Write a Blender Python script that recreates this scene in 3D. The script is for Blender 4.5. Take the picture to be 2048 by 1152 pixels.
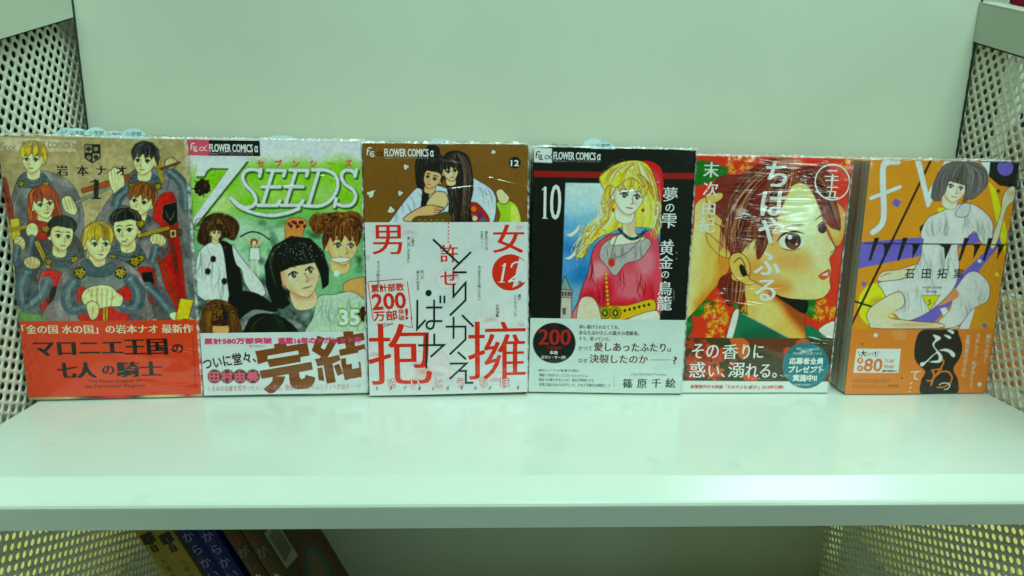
import bpy, bmesh, math, random
import numpy as np
from mathutils import Vector, Matrix

for _o in list(bpy.data.objects): bpy.data.objects.remove(_o)
SC = bpy.context.scene
COL = SC.collection

# ------------------------------------------------------------------ camera
def set_camera():
    yaw, pitch, roll = math.radians(2.6652), math.radians(12.846), math.radians(1.1598)
    F = Vector((math.sin(yaw)*math.cos(pitch), math.cos(yaw)*math.cos(pitch), -math.sin(pitch)))
    R = Vector((math.cos(yaw), -math.sin(yaw), 0))
    U = R.cross(F)
    R2 = math.cos(roll)*R + math.sin(roll)*U
    U2 = -math.sin(roll)*R + math.cos(roll)*U
    M = Matrix.Identity(4)
    for i in range(3):
        M[i][0], M[i][1], M[i][2] = R2[i], U2[i], -F[i]
    M[0][3], M[1][3], M[2][3] = 0.0, -0.4443, 0.1819
    cd = bpy.data.cameras.new('camera'); cd.sensor_width = 36; cd.lens = 1337.6/2048*36
    cd.clip_start = 0.01; cd.clip_end = 50
    cam = bpy.data.objects.new('camera', cd); cam.matrix_world = M
    COL.objects.link(cam); SC.camera = cam
set_camera()

# ------------------------------------------------------------------ light
w = bpy.data.worlds.new('World'); SC.world = w; w.use_nodes = True
bg = w.node_tree.nodes['Background']
bg.inputs['Color'].default_value = (0.50, 0.80, 0.26, 1); bg.inputs['Strength'].default_value = 0.055
SC.view_settings.view_transform = 'Standard'; SC.view_settings.look = 'None'
SC.view_settings.exposure = 0.07; SC.view_settings.gamma = 1.0

def area(name, loc, target, sx, sy, power, color):
    l = bpy.data.lights.new(name, 'AREA'); l.shape = 'RECTANGLE'; l.size = sx; l.size_y = sy
    l.energy = power; l.color = color
    o = bpy.data.objects.new(name, l); o.location = loc
    d = Vector(target) - Vector(loc)
    o.rotation_euler = d.to_track_quat('-Z', 'Y').to_euler()
    COL.objects.link(o); return o
GRN = (0.66, 1.0, 0.87)
area('ceiling_tube_above', (0.52, -0.30, 1.30), (0.30, -0.12, 0.0), 1.15, 0.34, 12.5, GRN)
area('ceiling_tube_front', (0.10, -1.40, 1.40), (0.05, 0.0, 0.05), 1.3, 0.30, 25.5, GRN)
area('ceiling_tube_far', (1.42, -2.40, 0.17), (0.2, 0.0, 0.12), 0.36, 0.20, 3.0, (0.68, 1.0, 0.90))
area('bay_lamp_right', (0.390, -0.02, 0.13), (0.60, -0.02, 0.13), 0.30, 0.24, 0.12, (0.64, 1.0, 0.84))  # added fill behind the right panel, lights the items seen through it
area('bay_lamp_low_right', (0.388, 0.10, -0.16), (0.60, 0.10, -0.16), 0.40, 0.22, 0.26, (0.64, 1.0, 0.52))  # added fill that brightens the board behind the lower right holes
area('bay_lamp_low_left', (-0.314, 0.10, -0.16), (-0.60, 0.10, -0.16), 0.40, 0.22, 0.24, (0.64, 1.0, 0.52))  # unseen fill added to light the lower left board
SC.cycles.max_bounces = 8; SC.cycles.transparent_max_bounces = 16
SC.cycles.caustics_reflective = False; SC.cycles.caustics_refractive = False
# ------------------------------------------------------------------ print: a small painter (numpy)
WHITE = np.array([188, 224, 207]) / 255.0                 # how plain white paper looks under these lamps
def s2l(c):
    c = np.asarray(c, dtype=np.float64)
    return np.where(c <= 0.04045, c/12.92, ((c+0.055)/1.055)**2.4)
WL = s2l(WHITE); VEIL = 0.011                              # gloss that lies over every print
def ink(c, paper=0.80):
    """colour as seen under the shop lamps (0..255) -> base colour"""
    x = np.maximum(s2l(np.asarray(c)/255.0)-VEIL, 0)/(WL-VEIL)
    return np.clip(x*paper, 0.002, 0.86)

def homography(src, dst):
    A = []
    for (x, y), (u, v) in zip(src, dst):
        A.append([x, y, 1, 0, 0, 0, -u*x, -u*y, -u]); A.append([0, 0, 0, x, y, 1, -v*x, -v*y, -v])
    return np.linalg.svd(np.array(A, float))[2][-1].reshape(3, 3)

def catmull(P, closed=True, n=6):
    P = np.asarray(P, float); N = len(P); out = []
    rng = range(N) if closed else range(N-1)
    for i in rng:
        if closed: a, b, c, d = P[(i-1) % N], P[i], P[(i+1) % N], P[(i+2) % N]
        else: a, b, c, d = P[max(i-1, 0)], P[i], P[i+1], P[min(i+2, N-1)]
        for t in np.linspace(0, 1, n, endpoint=False):
            out.append(0.5*((2*b)+(-a+c)*t+(2*a-5*b+4*c-d)*t*t+(-a+3*b-3*c+d)*t**3))
    if not closed: out.append(P[-1])
    return np.array(out)

class Sheet:
    """A printed sheet W x H mm; drawing coordinates are those of a flat tracing window (ox, oy, s)."""
    def __init__(s, quad, W, H, win, res=4.0, y0=0.0, y1=None, base=(188, 224, 207)):
        s.W, s.H, s.res = W, H, res
        s.Hm = homography(quad, [(0, 0), (W, 0), (W, H), (0, H)]); s.win = win
        s.y0 = y0; s.y1 = H if y1 is None else y1
        s.nx = int(W*res)+1; s.ny = int((s.y1-s.y0)*res)+1
        s.img = np.empty((s.ny, s.nx, 3), np.float32); s.img[:] = np.array(base)/255.0
        s.clip = None; s.rng = np.random.RandomState(7)
    def mm(s, P, win=None):
        ox, oy, k = win or s.win
        P = np.atleast_2d(np.asarray(P, float))
        X = np.c_[P[:, 0]/k+ox, P[:, 1]/k+oy, np.ones(len(P))] @ s.Hm.T
        return X[:, :2]/X[:, 2:]
    def scale(s, win=None):
        ox, oy, k = win or s.win
        return s.W/(abs(s.quadw)*k) if hasattr(s, 'quadw') else s.W/330.0/k
    def px(s, P, win=None):
        m = s.mm(P, win); m[:, 1] -= s.y0
        return m*s.res
    def _blend(s, x0, y0, m, col, al):
        if s.clip is not None: m = m*s.clip[y0:y0+m.shape[0], x0:x0+m.shape[1]]
        m = (m*al)[..., None].astype(np.float32)
        r = s.img[y0:y0+m.shape[0], x0:x0+m.shape[1]]
        r[:] = r*(1-m)+np.asarray(col, np.float32)/255.0*m
    def _box(s, P, pad):
        x0 = max(int(P[:, 0].min()-pad), 0); x1 = min(int(P[:, 0].max()+pad)+2, s.nx)
        y0 = max(int(P[:, 1].min()-pad), 0); y1 = min(int(P[:, 1].max()+pad)+2, s.ny)
        return x0, x1, y0, y1
    def mask(s, P, fe):
        x0, x1, y0, y1 = s._box(P, fe+2)
        if x1 <= x0 or y1 <= y0: return None
        X, Y = np.meshgrid(np.arange(x0, x1, dtype=np.float32), np.arange(y0, y1, dtype=np.float32))
        ins = np.zeros(X.shape, bool); d2 = np.full(X.shape, 1e9, np.float32)
        Q = np.roll(P, -1, axis=0)
        for (ax, ay), (bx, by) in zip(P, Q):
            if (ay > s.ny+40 and by > s.ny+40): pass
            if ay != by:
                c = ((ay > Y) != (by > Y)) & (X < (bx-ax)*(Y-ay)/(by-ay)+ax); ins ^= c
            dx, dy = bx-ax, by-ay; L = dx*dx+dy*dy+1e-9
            t = np.clip(((X-ax)*dx+(Y-ay)*dy)/L, 0, 1)
            d2 = np.minimum(d2, (X-ax-t*dx)**2+(Y-ay-t*dy)**2)
        d = np.sqrt(d2); d = np.where(ins, d, -d)
        return x0, y0, np.clip(0.5+d/max(fe, 1.0), 0, 1)
    def f(s, pts, col, sm=True, fe=0, al=1.0, ol=None, ow=1.2, win=None, clip=False):
        """fill (smooth outline, feather fe, opacity al, ink outline ol)"""
        P = s.px(pts, win)
        if sm and len(P) > 2: P = catmull(P, True, 5)
        k = s.res*s.scale(win)
        r = s.mask(P, max(fe*k, 1.0))
        if r is None: return s
        s._blend(r[0], r[1], r[2], col, al)
        if ol is not None: s._stroke(np.vstack([P, P[:1]]), ow*k, ol, al)
        if clip:
            c = np.zeros((s.ny, s.nx), np.float32); c[r[1]:r[1]+r[2].shape[0], r[0]:r[0]+r[2].shape[1]] = r[2]; s.clip = c
        return s
    def _stroke(s, P, wd, col, al=1.0, taper=False):
        half = wd/2
        x0, x1, y0, y1 = s._box(P, half+2)
        if x1 <= x0 or y1 <= y0: return
        X, Y = np.meshgrid(np.arange(x0, x1, dtype=np.float32), np.arange(y0, y1, dtype=np.float32))
        best = np.full(X.shape, -1e9, np.float32); n = len(P)-1
        for i in range(n):
            (ax, ay), (bx, by) = P[i], P[i+1]
            dx, dy = bx-ax, by-ay; L = dx*dx+dy*dy+1e-9
            t = np.clip(((X-ax)*dx+(Y-ay)*dy)/L, 0, 1)
            hw = half
            if taper: hw = half*np.sin(np.pi*np.clip((i+t)/n*0.94+0.03, 0, 1))
            best = np.maximum(best, hw-np.sqrt((X-ax-t*dx)**2+(Y-ay-t*dy)**2))
        m = np.clip(best+0.5, 0, 1)*min(1.0, max(wd, 0.35))
        s._blend(x0, y0, m, col, al)
    def l(s, pts, wd, col, al=1.0, sm=True, taper=False, win=None):
        P = s.px(pts, win)
        if sm and len(P) > 2: P = catmull(P, False, 5)
        s._stroke(P, wd*s.res*s.scale(win), col, al, taper); return s
    def e(s, cx, cy, rx, ry, col, rot=0, win=None, **k):
        a = np.linspace(0, 2*np.pi, 18, endpoint=False); c, sn = math.cos(math.radians(rot)), math.sin(math.radians(rot))
        x, y = rx*np.cos(a), ry*np.sin(a)
        return s.f(np.c_[cx+x*c-y*sn, cy+x*sn+y*c], col, win=win, **k)
    def noise(s, size, amp, seed=1, tint=(1, 1, 1)):
        """paper / watercolour mottling: print grain"""
        r = np.random.RandomState(seed); acc = np.zeros((s.ny, s.nx), np.float32); a = 1.0
        for o in range(3):
            n = max(2, int(s.W/size*2**o)); m = max(2, int((s.y1-s.y0)/size*2**o))
            g = r.rand(m+2, n+2).astype(np.float32)-0.5
            yy = np.linspace(0, m, s.ny); xx = np.linspace(0, n, s.nx); yi = yy.astype(int); xi = xx.astype(int)
            fy = (yy-yi)[:, None]; fx = (xx-xi)[None]; fy = fy*fy*(3-2*fy); fx = fx*fx*(3-2*fx)
            acc += a*((g[yi][:, xi]*(1-fx)+g[yi][:, xi+1]*fx)*(1-fy)+(g[yi+1][:, xi]*(1-fx)+g[yi+1][:, xi+1]*fx)*fy); a *= .5
        s.img = np.clip(s.img*(1+amp*acc[..., None]*np.array(tint, np.float32)), 0, 1).astype(np.float32); return s
    def hair(s, pts, col, lo, hi, flow, n=40, seed=3, wd=2.2, ol=(25, 25, 22), fe=0, sm=True):
        """a mass of hair: filled outline and many strands; flow = list of (x0,y0,x1,y1,x2,y2) guides between which strands run"""
        s.f(pts, col, fe=fe, clip=True, sm=sm)
        r = np.random.RandomState(seed)
        G = [np.array(g, float).reshape(-1, 2) for g in flow]
        for i in range(n):
            t = r.rand()*(len(G)-1); a = int(t); b = min(a+1, len(G)-1); t -= a
            P = G[a]*(1-t)+G[b]*t+r.randn(1, 2)*2.0
            c = lo if r.rand() < .55 else hi
            s.l(P, wd*(.5+r.rand()), c, al=.35+.45*r.rand(), taper=True)
        s.clip = None
        if ol is not None: s.l(list(pts)+[pts[0]], 1.3, ol, al=.7, sm=sm)
        return s
    def punch(s, k=1.2, mid=.45, sat=1.1):
        g = s.img.mean(2, keepdims=True); s.img = np.clip((g+(s.img-g)*sat-mid)*k+mid-.01, 0.01, .9).astype(np.float32); return s
    def pen(s, k=1.0, hatch=.10, seed=2):
        """ink contours where tones meet, and short pen hatching in the darker tones"""
        g = s.img.mean(2); gx = np.zeros_like(g); gy = np.zeros_like(g); gx[:, 1:-1] = g[:, 2:]-g[:, :-2]; gy[1:-1] = g[2:]-g[:-2]
        e = np.clip(np.hypot(gx, gy)*2.2-.10, 0, .75)*k
        yy, xx = np.mgrid[0:s.ny, 0:s.nx]; r = np.random.RandomState(seed); n = r.rand(s.ny//5+2, s.nx//5+2).astype(np.float32)[yy//5, xx//5]
        h = ((((xx+yy*.7+n*3) % 5) < 1.6) & (n > .35)).astype(np.float32)*np.clip(.62-g, 0, .35)/.35*hatch
        s.img = np.clip(s.img*(1-np.clip(e+h, 0, .85))[..., None], 0, 1).astype(np.float32); return s
    def curls(s, cx, cy, rx, ry, n, cols, seed=1, wd=2, r0=10):
        """small round locks of hair scattered through an ellipse"""
        r = np.random.RandomState(seed)
        for i in range(n):
            a, q = r.rand()*6.3, math.sqrt(r.rand()); x, y = cx+rx*q*math.cos(a), cy+ry*q*math.sin(a); rr = r0*(.5+r.rand()); t0 = r.rand()*6.3
            s.l([(x+rr*math.cos(t0+t), y+rr*math.sin(t0+t)) for t in np.linspace(0, 3.4, 6)], wd*(.6+r.rand()), cols[r.randint(len(cols))], al=.75, taper=True)
        return s
    def locks(s, path, n, spread, cols, seed=1, wd=3, amp=8, waves=3):
        """wavy strands along a path"""
        r = np.random.RandomState(seed); P = catmull(path, False, 10); m = len(P)
        for i in range(n):
            o = r.randn(2)*spread; ph = r.rand()*6.3; k = np.linspace(0, 1, m)
            Q = P+o*np.linspace(.5, 1.2, m)[:, None]; Q[:, 0] += amp*np.sin(k*waves*6.28+ph)*k**.5
            s.l(Q[int(r.rand()*m*.3):], wd*(.5+r.rand()), cols[r.randint(len(cols))], al=.8, taper=True, sm=False)
        return s
    def linear(s):
        return ink(s.img*255.0)

def rotp(pts, cx, cy, r, deg, flip=1):
    c, sn = math.cos(math.radians(deg)), math.sin(math.radians(deg))
    return [(cx+r*(x*flip*c-y*sn), cy+r*(x*flip*sn+y*c)) for x, y in pts]

def plain_head(A, cx, cy, r, hair, lo, hi, skin=(196, 205, 150), deg=0, flip=1, style='short', shade=(190, 160, 110), smile=0.0, eye=(45, 55, 50), seed=1, big=1.0, brow=(60, 50, 40)):
    """a plain anonymous illustrated head, turned a little to one side"""
    T = lambda p: rotp(p, cx, cy, r, deg, flip)
    if style == 'long':
        A.hair(T([(-.1, -1.25), (.75, -.95), (1.1, -.1), (1.15, .9), (1.35, 1.6), (.7, 1.75), (-.6, 1.7), (-1.2, 1.5), (-1.1, .5), (-1.1, -.4), (-.75, -1.0)]), hair, lo, hi,
               [np.array(T([(-.3, -1.2), (-1.0, 0), (-1.0, 1.6)])).ravel(), np.array(T([(0, -1.2), (.1, 0), (0, 1.7)])).ravel(), np.array(T([(.3, -1.2), (1.0, 0), (1.1, 1.6)])).ravel()], 36, seed, wd=r*.035+.8)
    A.f(T([(-.32, .55), (-.38, 1.25), (0, 1.45), (.5, 1.25), (.45, .5)]), skin, ol=(70, 50, 35), ow=.9)
    A.f(T([(-.3, .75), (-.2, 1.1), (.35, .95), (.42, .6)]), shade, fe=r*.16, al=.6)
    A.f(T([(.74, -.05), (.92, -.12), (.93, .15), (.78, .35), (.66, .28)]), skin, ol=(70, 50, 35), ow=.9)
    face = T([(-.72, -.55), (-.76, 0), (-.66, .42), (-.38, .82), (-.1, .98), (.2, .86), (.56, .5), (.72, .05), (.74, -.5), (.3, -.95), (-.35, -.95)])
    A.f(face, skin, ol=(60, 45, 32), ow=1.0, clip=True)
    A.f(T([(.3, .9), (.9, .5), (.9, -.6), (.5, -.5), (.55, .2)]), shade, fe=r*.35, al=.55)
    A.e(*T([(-.42, .35)])[0], r*.2, r*.12, (215, 140, 105), fe=r*.2, al=.35)
    A.clip = None
    for ex, sc in ((-.42, .85), (.22, 1.0)):
        c = T([(ex, .05)])[0]
        A.e(c[0], c[1], r*.15*sc*big, r*.105*big, (205, 222, 200), rot=deg)
        A.e(c[0]-flip*r*.02, c[1], r*.085*sc*big, r*.105*big, eye, rot=deg)
        if r*big > 70:
            A.e(c[0]-flip*r*.02, c[1]+r*.03, r*.05*big, r*.055*big, (110, 100, 60), rot=deg)
            A.e(c[0]-flip*r*.05, c[1]-r*.04, r*.025*big, r*.03*big, (230, 240, 230), rot=deg)
        A.l(T([(ex-.17*sc*big, .03), (ex-.04, .05-.13*big), (ex+.17*sc*big, .0)]), max(1.6, r*.045), (30, 28, 24))
        A.l(T([(ex-.2*sc, -.2), (ex, -.28), (ex+.2*sc, -.22)]), max(1.2, r*.035), brow, taper=True)
    A.l(T([(-.2, .1), (-.28, .38), (-.17, .42)]), max(.9, r*.02), (130, 90, 60))
    A.l(T([(-.34, .62-.02*smile), (-.14, .64+.05*smile), (.06, .61-.04*smile)]), max(1.3, r*.035), (150, 70, 60), taper=True)
    if style in ('short', 'long'):
        P = T([(-.82, -.1), (-.95, -.55), (-.7, -1.05), (-.2, -1.3), (.45, -1.22), (.88, -.8), (1.0, -.2), (.88, .3), (.74, -.05), (.6, -.4), (.45, -.1), (.3, -.45), (.05, -.1), (-.1, -.5), (-.4, -.15), (-.48, -.5), (-.7, .05)])
    elif style == 'crop':
        P = T([(-.78, -.25), (-.98, -.75), (-.6, -1.2), (0, -1.32), (.6, -1.15), (.95, -.7), (.92, .1), (.76, .0), (.68, -.45), (.3, -.62), (-.3, -.55), (-.68, -.5)])
    else:                                                  # bob with a straight fringe
        P = T([(-.95, .75), (-1.12, .2), (-1.1, -.5), (-.75, -1.1), (-.1, -1.38), (.65, -1.2), (1.15, -.6), (1.3, .2), (1.25, 1.0), (.95, 1.15), (.62, 1.05), (.72, .3), (.66, -.2), (.2, -.28), (-.35, -.22), (-.68, -.2), (-.76, .3), (-.7, .85)])
    A.hair(P, hair, lo, hi, [np.array(T([(0, -1.25), (-.8, -.9), (-.9, 0)])).ravel(), np.array(T([(0, -1.25), (-.2, -.8), (-.2, -.1)])).ravel(), np.array(T([(.1, -1.25), (.5, -.8), (.5, -.1)])).ravel(), np.array(T([(.2, -1.25), (.9, -.8), (1.0, .5)])).ravel()],
           34 if r < 70 else 90, seed+5, wd=r*.035+.8, sm=False if style != 'crop' else True)

def folds(A, pts, col, n, seed, spread, wd=2.0, al=.5):
    r = np.random.RandomState(seed)
    for i in range(n):
        x, y = pts[r.randint(len(pts))]; dx, dy = spread
        x += r.randn()*dx*.4; y += r.randn()*dy*.2
        A.l([(x, y), (x+r.randn()*dx*.25, y+dy*.5), (x+r.randn()*dx*.5, y+dy)], wd*(.5+r.rand()), col, al=al, taper=True)

QUADS = {1: [(-5, 276), (371, 284), (408, 796), (57, 801)], 2: [(376, 284), (721, 290), (739, 790), (408.5, 796)],
         3: [(723, 294), (1056, 297), (1054, 789), (743, 795)], 4: [(1070, 302), (1393, 305), (1360, 792), (1058, 787)],
         5: [(1394, 319), (1710, 322), (1658, 789), (1363, 787)], 6: [(1743, 324.5), (2044, 327), (1974, 790), (1688, 789)]}
SIZE = {1: (112.3, 173.8), 2: (112.0, 173.8), 3: (111.5, 173.3), 4: (111.3, 173.2), 5: (110.3, 169.5), 6: (110.5, 169.5)}
WIN = {1: (0, 250, 2.0214), 2: (360, 250, 2.0211), 3: (710, 260, 2.0945), 4: (1040, 270, 2.0945), 5: (1350, 290, 2.2154), 6: (1660, 290, 2.1736)}
BANDTOP = {1: (440, 794), 2: (420, 842), 3: (385, 401), 4: (370, 781), 5: (375, 864), 6: (405, 805)}
def sheet(k, **kw):
    s = Sheet(QUADS[k], SIZE[k][0], SIZE[k][1], WIN[k], **kw)
    q = QUADS[k]; s.quadw = ((q[1][0]-q[0][0])+(q[2][0]-q[3][0]))/2
    return s
def band_y(k):
    return float(sheet(k, res=.1).mm([BANDTOP[k]])[0, 1])
# ------------------------------------------------------------------ cover pictures (plain generic figures in the covers' colours)
INK = (35, 35, 30); SK = (192, 200, 140); SKS = (185, 150, 95)
def art1(A):
    A.img[:] = np.array((156, 157, 112))/255.
    A.f([(0, 0), (900, 0), (900, 300), (0, 300)], (148, 146, 100), fe=120, al=.6)
    A.f([(-20, 56), (310, 68), (310, 118), (-20, 110)], (176, 180, 140), sm=False, al=.9)
    G, G2, G3 = (110, 120, 114), (66, 76, 78), (160, 174, 164)
    RD, RD2 = (176, 52, 34), (130, 36, 26)
    def cloak(pts, seed, c=G):
        A.f(pts, c, ol=INK, clip=True)
        r = np.random.RandomState(seed); p = np.array(pts); lo, hi = p.min(0), p.max(0)
        for i in range(26):
            x = lo[0]+(hi[0]-lo[0])*r.rand(); y = lo[1]+(hi[1]-lo[1])*r.rand()
            A.e(x, y, 12+22*r.rand(), 18+40*r.rand(), (G2, G3, (104, 104, 100))[r.randint(3)], rot=r.randint(180), fe=22, al=.45)
        for i in range(12):
            x = lo[0]+(hi[0]-lo[0])*r.rand(); y = lo[1]+(hi[1]-lo[1])*r.rand()
            A.l([(x, y), (x+r.randn()*12, y+50), (x+r.randn()*20, y+110)], 1.6, (40, 42, 42), al=.6, taper=True)
        A.clip = None
    def knit(pts, wd):                                   # mail sleeve
        A.l(pts, wd, (86, 112, 114)); P = catmull(pts, False, 14); 
        A.l(pts, wd*.35, (160, 180, 170), al=.45)
        for a, b in zip(P[:-1], P[1:]):
            d = b-a; n = np.array([-d[1], d[0]])/(np.hypot(*d)+1e-6)*wd*.46
            A.l([tuple(a-n), tuple(a+d*.9), tuple(a+n)], 1.2, (40, 58, 60), al=.6)
        A.l([tuple(p) for p in (P+np.array([wd*.5, 0]))], 1.1, INK, al=.7); A.l([tuple(p) for p in (P-np.array([wd*.5, 0]))], 1.1, INK, al=.7)
    def blade(a, b, wd, c, c2=(90, 50, 25)):
        A.l([a, b], wd+2, INK, sm=False, al=.8); A.l([a, b], wd, c, sm=False); A.l([a, b], wd*.3, c2, sm=False, al=.5)
    def rose(x, y, r):
        A.e(x, y, r, r, (66, 66, 20)); rr = np.random.RandomState(int(x))
        for k in range(14):
            t = k*2.4; q = r*.8*math.sqrt((k+.5)/14)
            A.e(x+q*math.cos(t), y+q*math.sin(t), r*.2, r*.2, (168, 160, 50))
    def fist(x, y, r, deg=0):
        A.e(x, y, r*1.15, r*.85, SK, rot=deg, ol=INK, ow=1.1)
        for k in range(4):
            p = rotp([(-.85+.5*k, -.75), (-.7+.5*k, .1), (-.8+.5*k, .75)], x, y, r, deg); A.l(p, 1.1, (120, 85, 55))
        A.e(x+r*.2, y+r*.45, r*.8, r*.3, SKS, rot=deg, fe=r*.4, al=.5)
    # rear row
    cloak([(130, 190), (70, 235), (48, 330), (60, 520), (110, 600), (330, 560), (345, 400), (310, 270), (240, 210)], 1)
    cloak([(560, 180), (480, 260), (400, 370), (380, 460), (560, 560), (790, 790), (800, 640), (782, 420), (740, 260), (660, 190)], 2)
    A.f([(650, 290), (618, 380), (625, 500), (712, 780), (758, 785), (738, 560), (722, 420), (705, 290)], RD, ol=INK, ow=1.2)
    A.f([(690, 300), (680, 500), (735, 760), (750, 700), (712, 420), (705, 300)], RD2, fe=25, al=.6)
    knit([(688, 195), (742, 250), (752, 340)], 44)
    A.e(690, 160, 26, 24, SK, ol=INK); fist(690, 160, 22, -10)
    blade((640, 150), (655, 235), 14, (188, 178, 60)); blade((650, 185), (725, 158), 7, (120, 95, 30))
    A.f([(330, 265), (520, 205), (530, 232), (335, 280)], (150, 84, 38), sm=False, ol=INK)
    blade((300, 322), (440, 262), 9, (150, 165, 150), (80, 100, 95))
    A.f([(440, 225), (438, 195), (450, 190), (458, 180), (468, 178), (480, 182), (500, 205), (505, 250), (480, 290), (455, 270)], SK, ol=INK)
    for x in (450, 463, 476): A.l([(x, 190), (x+6, 225)], 1.1, (110, 80, 50))
    knit([(505, 275), (480, 300), (470, 335)], 40)
    def hood(x, y, r):
        A.f([(x-r*1.1, y+r*1.7), (x-r*.9, y+r*1.15), (x-r*.45, y+r*.9), (x+r*.5, y+r*.9), (x+r*.95, y+r*1.2), (x+r*1.15, y+r*1.75), (x+r*.3, y+r*2.0), (x-r*.4, y+r*1.98)], (84, 104, 104), ol=INK)
        for i in range(7):
            t = i/6; A.l([(x-r*(1.0-.1*t), y+r*(1.25+.1*t)), (x, y+r*(1.1+.85*t)), (x+r*(1.05-.1*t), y+r*(1.3+.1*t))], 1.6, ((44, 60, 62), (146, 164, 156))[i % 2], al=.8)
        rose(x-r*.85, y+r*1.7, r*.24); rose(x+r*.9, y+r*1.75, r*.24)
    hood(135, 145, 58); hood(585, 150, 60)
    plain_head(A, 135, 145, 58, (196, 178, 28), (120, 96, 14), (224, 212, 70), deg=2, flip=1, style='short', seed=4, skin=SK)
    plain_head(A, 585, 150, 60, (70, 74, 74), (28, 30, 32), (120, 126, 124), deg=4, flip=1, style='short', seed=9, skin=SK)
    plain_head(A, 176, 325, 60, (152, 78, 28), (92, 42, 14), (186, 120, 56), deg=-10, flip=-1, style='long', seed=12, skin=SK)
    cloak([(120, 400), (70, 480), (62, 620), (90, 760), (200, 780), (330, 640), (330, 480), (230, 410)], 3, (78, 84, 80))
    A.f([(120, 395), (112, 430), (160, 470), (210, 450), (190, 400)], (150, 52, 36), ol=INK)
    cloak([(500, 330), (470, 400), (560, 520), (640, 560), (690, 500), (640, 400)], 5, (92, 90, 86))
    plain_head(A, 572, 315, 62, (132, 90, 44), (84, 52, 22), (168, 130, 76), deg=12, flip=1, style='short', seed=15, skin=SK)
    # shield on the right tabard, belt
    A.f([(660, 330), (715, 315), (720, 400), (690, 415), (655, 380)], (48, 50, 50), sm=False, ol=(190, 190, 160)); A.f([(668, 350), (690, 395), (708, 348), (700, 380), (690, 385), (678, 378)], (170, 175, 150), sm=False)
    A.f([(640, 438), (735, 425), (736, 452), (645, 466)], (92, 74, 40), sm=False, ol=INK); A.f([(688, 430), (712, 428), (714, 458), (690, 460)], (190, 184, 120), sm=False); A.f([(694, 437), (706, 435), (707, 451), (696, 453)], (92, 74, 40), sm=False)
    blade((625, 500), (735, 760), 13, (150, 78, 40)); blade((700, 490), (716, 600), 9, (100, 70, 36)); 
    blade((14, 230), (52, 400), 26, (140, 70, 32)); A.f([(40, 385), (78, 380), (86, 470), (50, 470)], (188, 178, 50), sm=False, ol=INK); blade((32, 430), (110, 415), 13, (188, 178, 50))
    fist(80, 480, 26, 60); knit([(70, 500), (62, 560)], 30)
    A.e(130, 430, 26, 30, SK, ol=INK); knit([(130, 460), (120, 510)], 26)
    A.f([(250, 310), (262, 295), (282, 292), (300, 310), (315, 350), (300, 370), (262, 350)], SK, ol=INK); [A.l([(x, 300), (x+14, 345)], 1.1, (110, 80, 50)) for x in (262, 276, 290)]
    # middle row
    cloak([(250, 520), (200, 555), (150, 600), (160, 700), (190, 790), (300, 790), (330, 560), (300, 500)], 6, (104, 116, 110))
    A.f([(165, 600), (160, 700), (185, 790), (210, 790), (250, 640), (240, 596)], RD, ol=INK); A.f([(170, 620), (238, 618), (236, 690), (200, 735), (172, 690)], (44, 46, 46), sm=False, ol=(170, 165, 140)); A.f([(204, 622), (236, 620), (234, 655), (204, 657)], RD, sm=False); A.f([(172, 658), (202, 657), (200, 722), (176, 690)], RD2, sm=False)
    knit([(105, 600), (85, 660), (100, 735), (165, 690), (190, 640)], 52)
    fist(130, 560, 30, 8); blade((150, 480), (195, 575), 17, (188, 178, 60)); A.e(72, 566, 15, 15, (80, 100, 110), ol=INK)
    hood(250, 452, 62)
    plain_head(A, 250, 452, 62, (52, 54, 50), (22, 24, 24), (88, 92, 86), deg=4, flip=-1, style='crop', seed=21, skin=SK)
    cloak([(470, 500), (440, 540), (560, 640), (620, 780), (720, 785), (660, 640), (600, 550), (540, 500)], 7, (96, 100, 96))
    A.f([(560, 580), (570, 620), (600, 700), (640, 730), (632, 640), (618, 585)], RD, ol=INK); A.f([(572, 600), (618, 596), (628, 650), (600, 690), (580, 650)], (50, 44, 40), sm=False, ol=(180, 170, 140))
    knit([(600, 660), (640, 700), (690, 760)], 50); A.e(715, 780, 30, 18, SK, rot=20, ol=INK)
    A.f([(730, 705), (785, 712), (765, 790), (712, 790)], (196, 184, 50), sm=False, ol=INK)
    hood(512, 428, 66)
    plain_head(A, 512, 428, 66, (46, 48, 46), (18, 20, 20), (96, 98, 92), deg=-3, flip=1, style='crop', seed=27, skin=SK, smile=2)
    fist(640, 470, 30, 15); blade((565, 452), (680, 422), 14, (196, 184, 50)); knit([(632, 500), (618, 555)], 34)
    rose(305, 550, 18); rose(548, 556, 22); rose(570, 405, 17); rose(185, 425, 16)
    # front figure
    cloak([(340, 540), (270, 590), (225, 690), (190, 800), (600, 800), (590, 680), (560, 600), (480, 545)], 8, (118, 120, 112))
    A.f([(325, 590), (300, 640), (320, 700), (500, 700), (520, 640), (490, 590)], (112, 128, 120), fe=6)
    A.f([(318, 660), (330, 800), (510, 800), (530, 655), (460, 680), (380, 680)], RD, ol=INK)
    knit([(300, 640), (275, 690), (290, 745), (350, 735)], 56); knit([(530, 630), (560, 680), (545, 740), (490, 735)], 56)
    plain_head(A, 400, 484, 70, (200, 180, 26), (130, 104, 14), (226, 214, 76), deg=0, flip=-1, style='short', seed=33, skin=SK)
    A.f([(330, 560), (360, 545), (395, 580), (450, 560), (470, 575), (440, 615), (350, 610)], (76, 98, 100), ol=INK)
    rose(325, 602, 25); rose(490, 602, 24)
    blade((428, 735), (428, 800), 20, (180, 160, 44))
    A.f([(330, 700), (350, 665), (400, 650), (450, 655), (475, 680), (500, 700), (490, 735), (450, 738), (400, 745), (350, 735)], SK, ol=INK)
    for i in range(5): A.l([(375+20*i, 665), (372+21*i, 700), (378+18*i, 738)], 1.2, (110, 80, 55))
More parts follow.
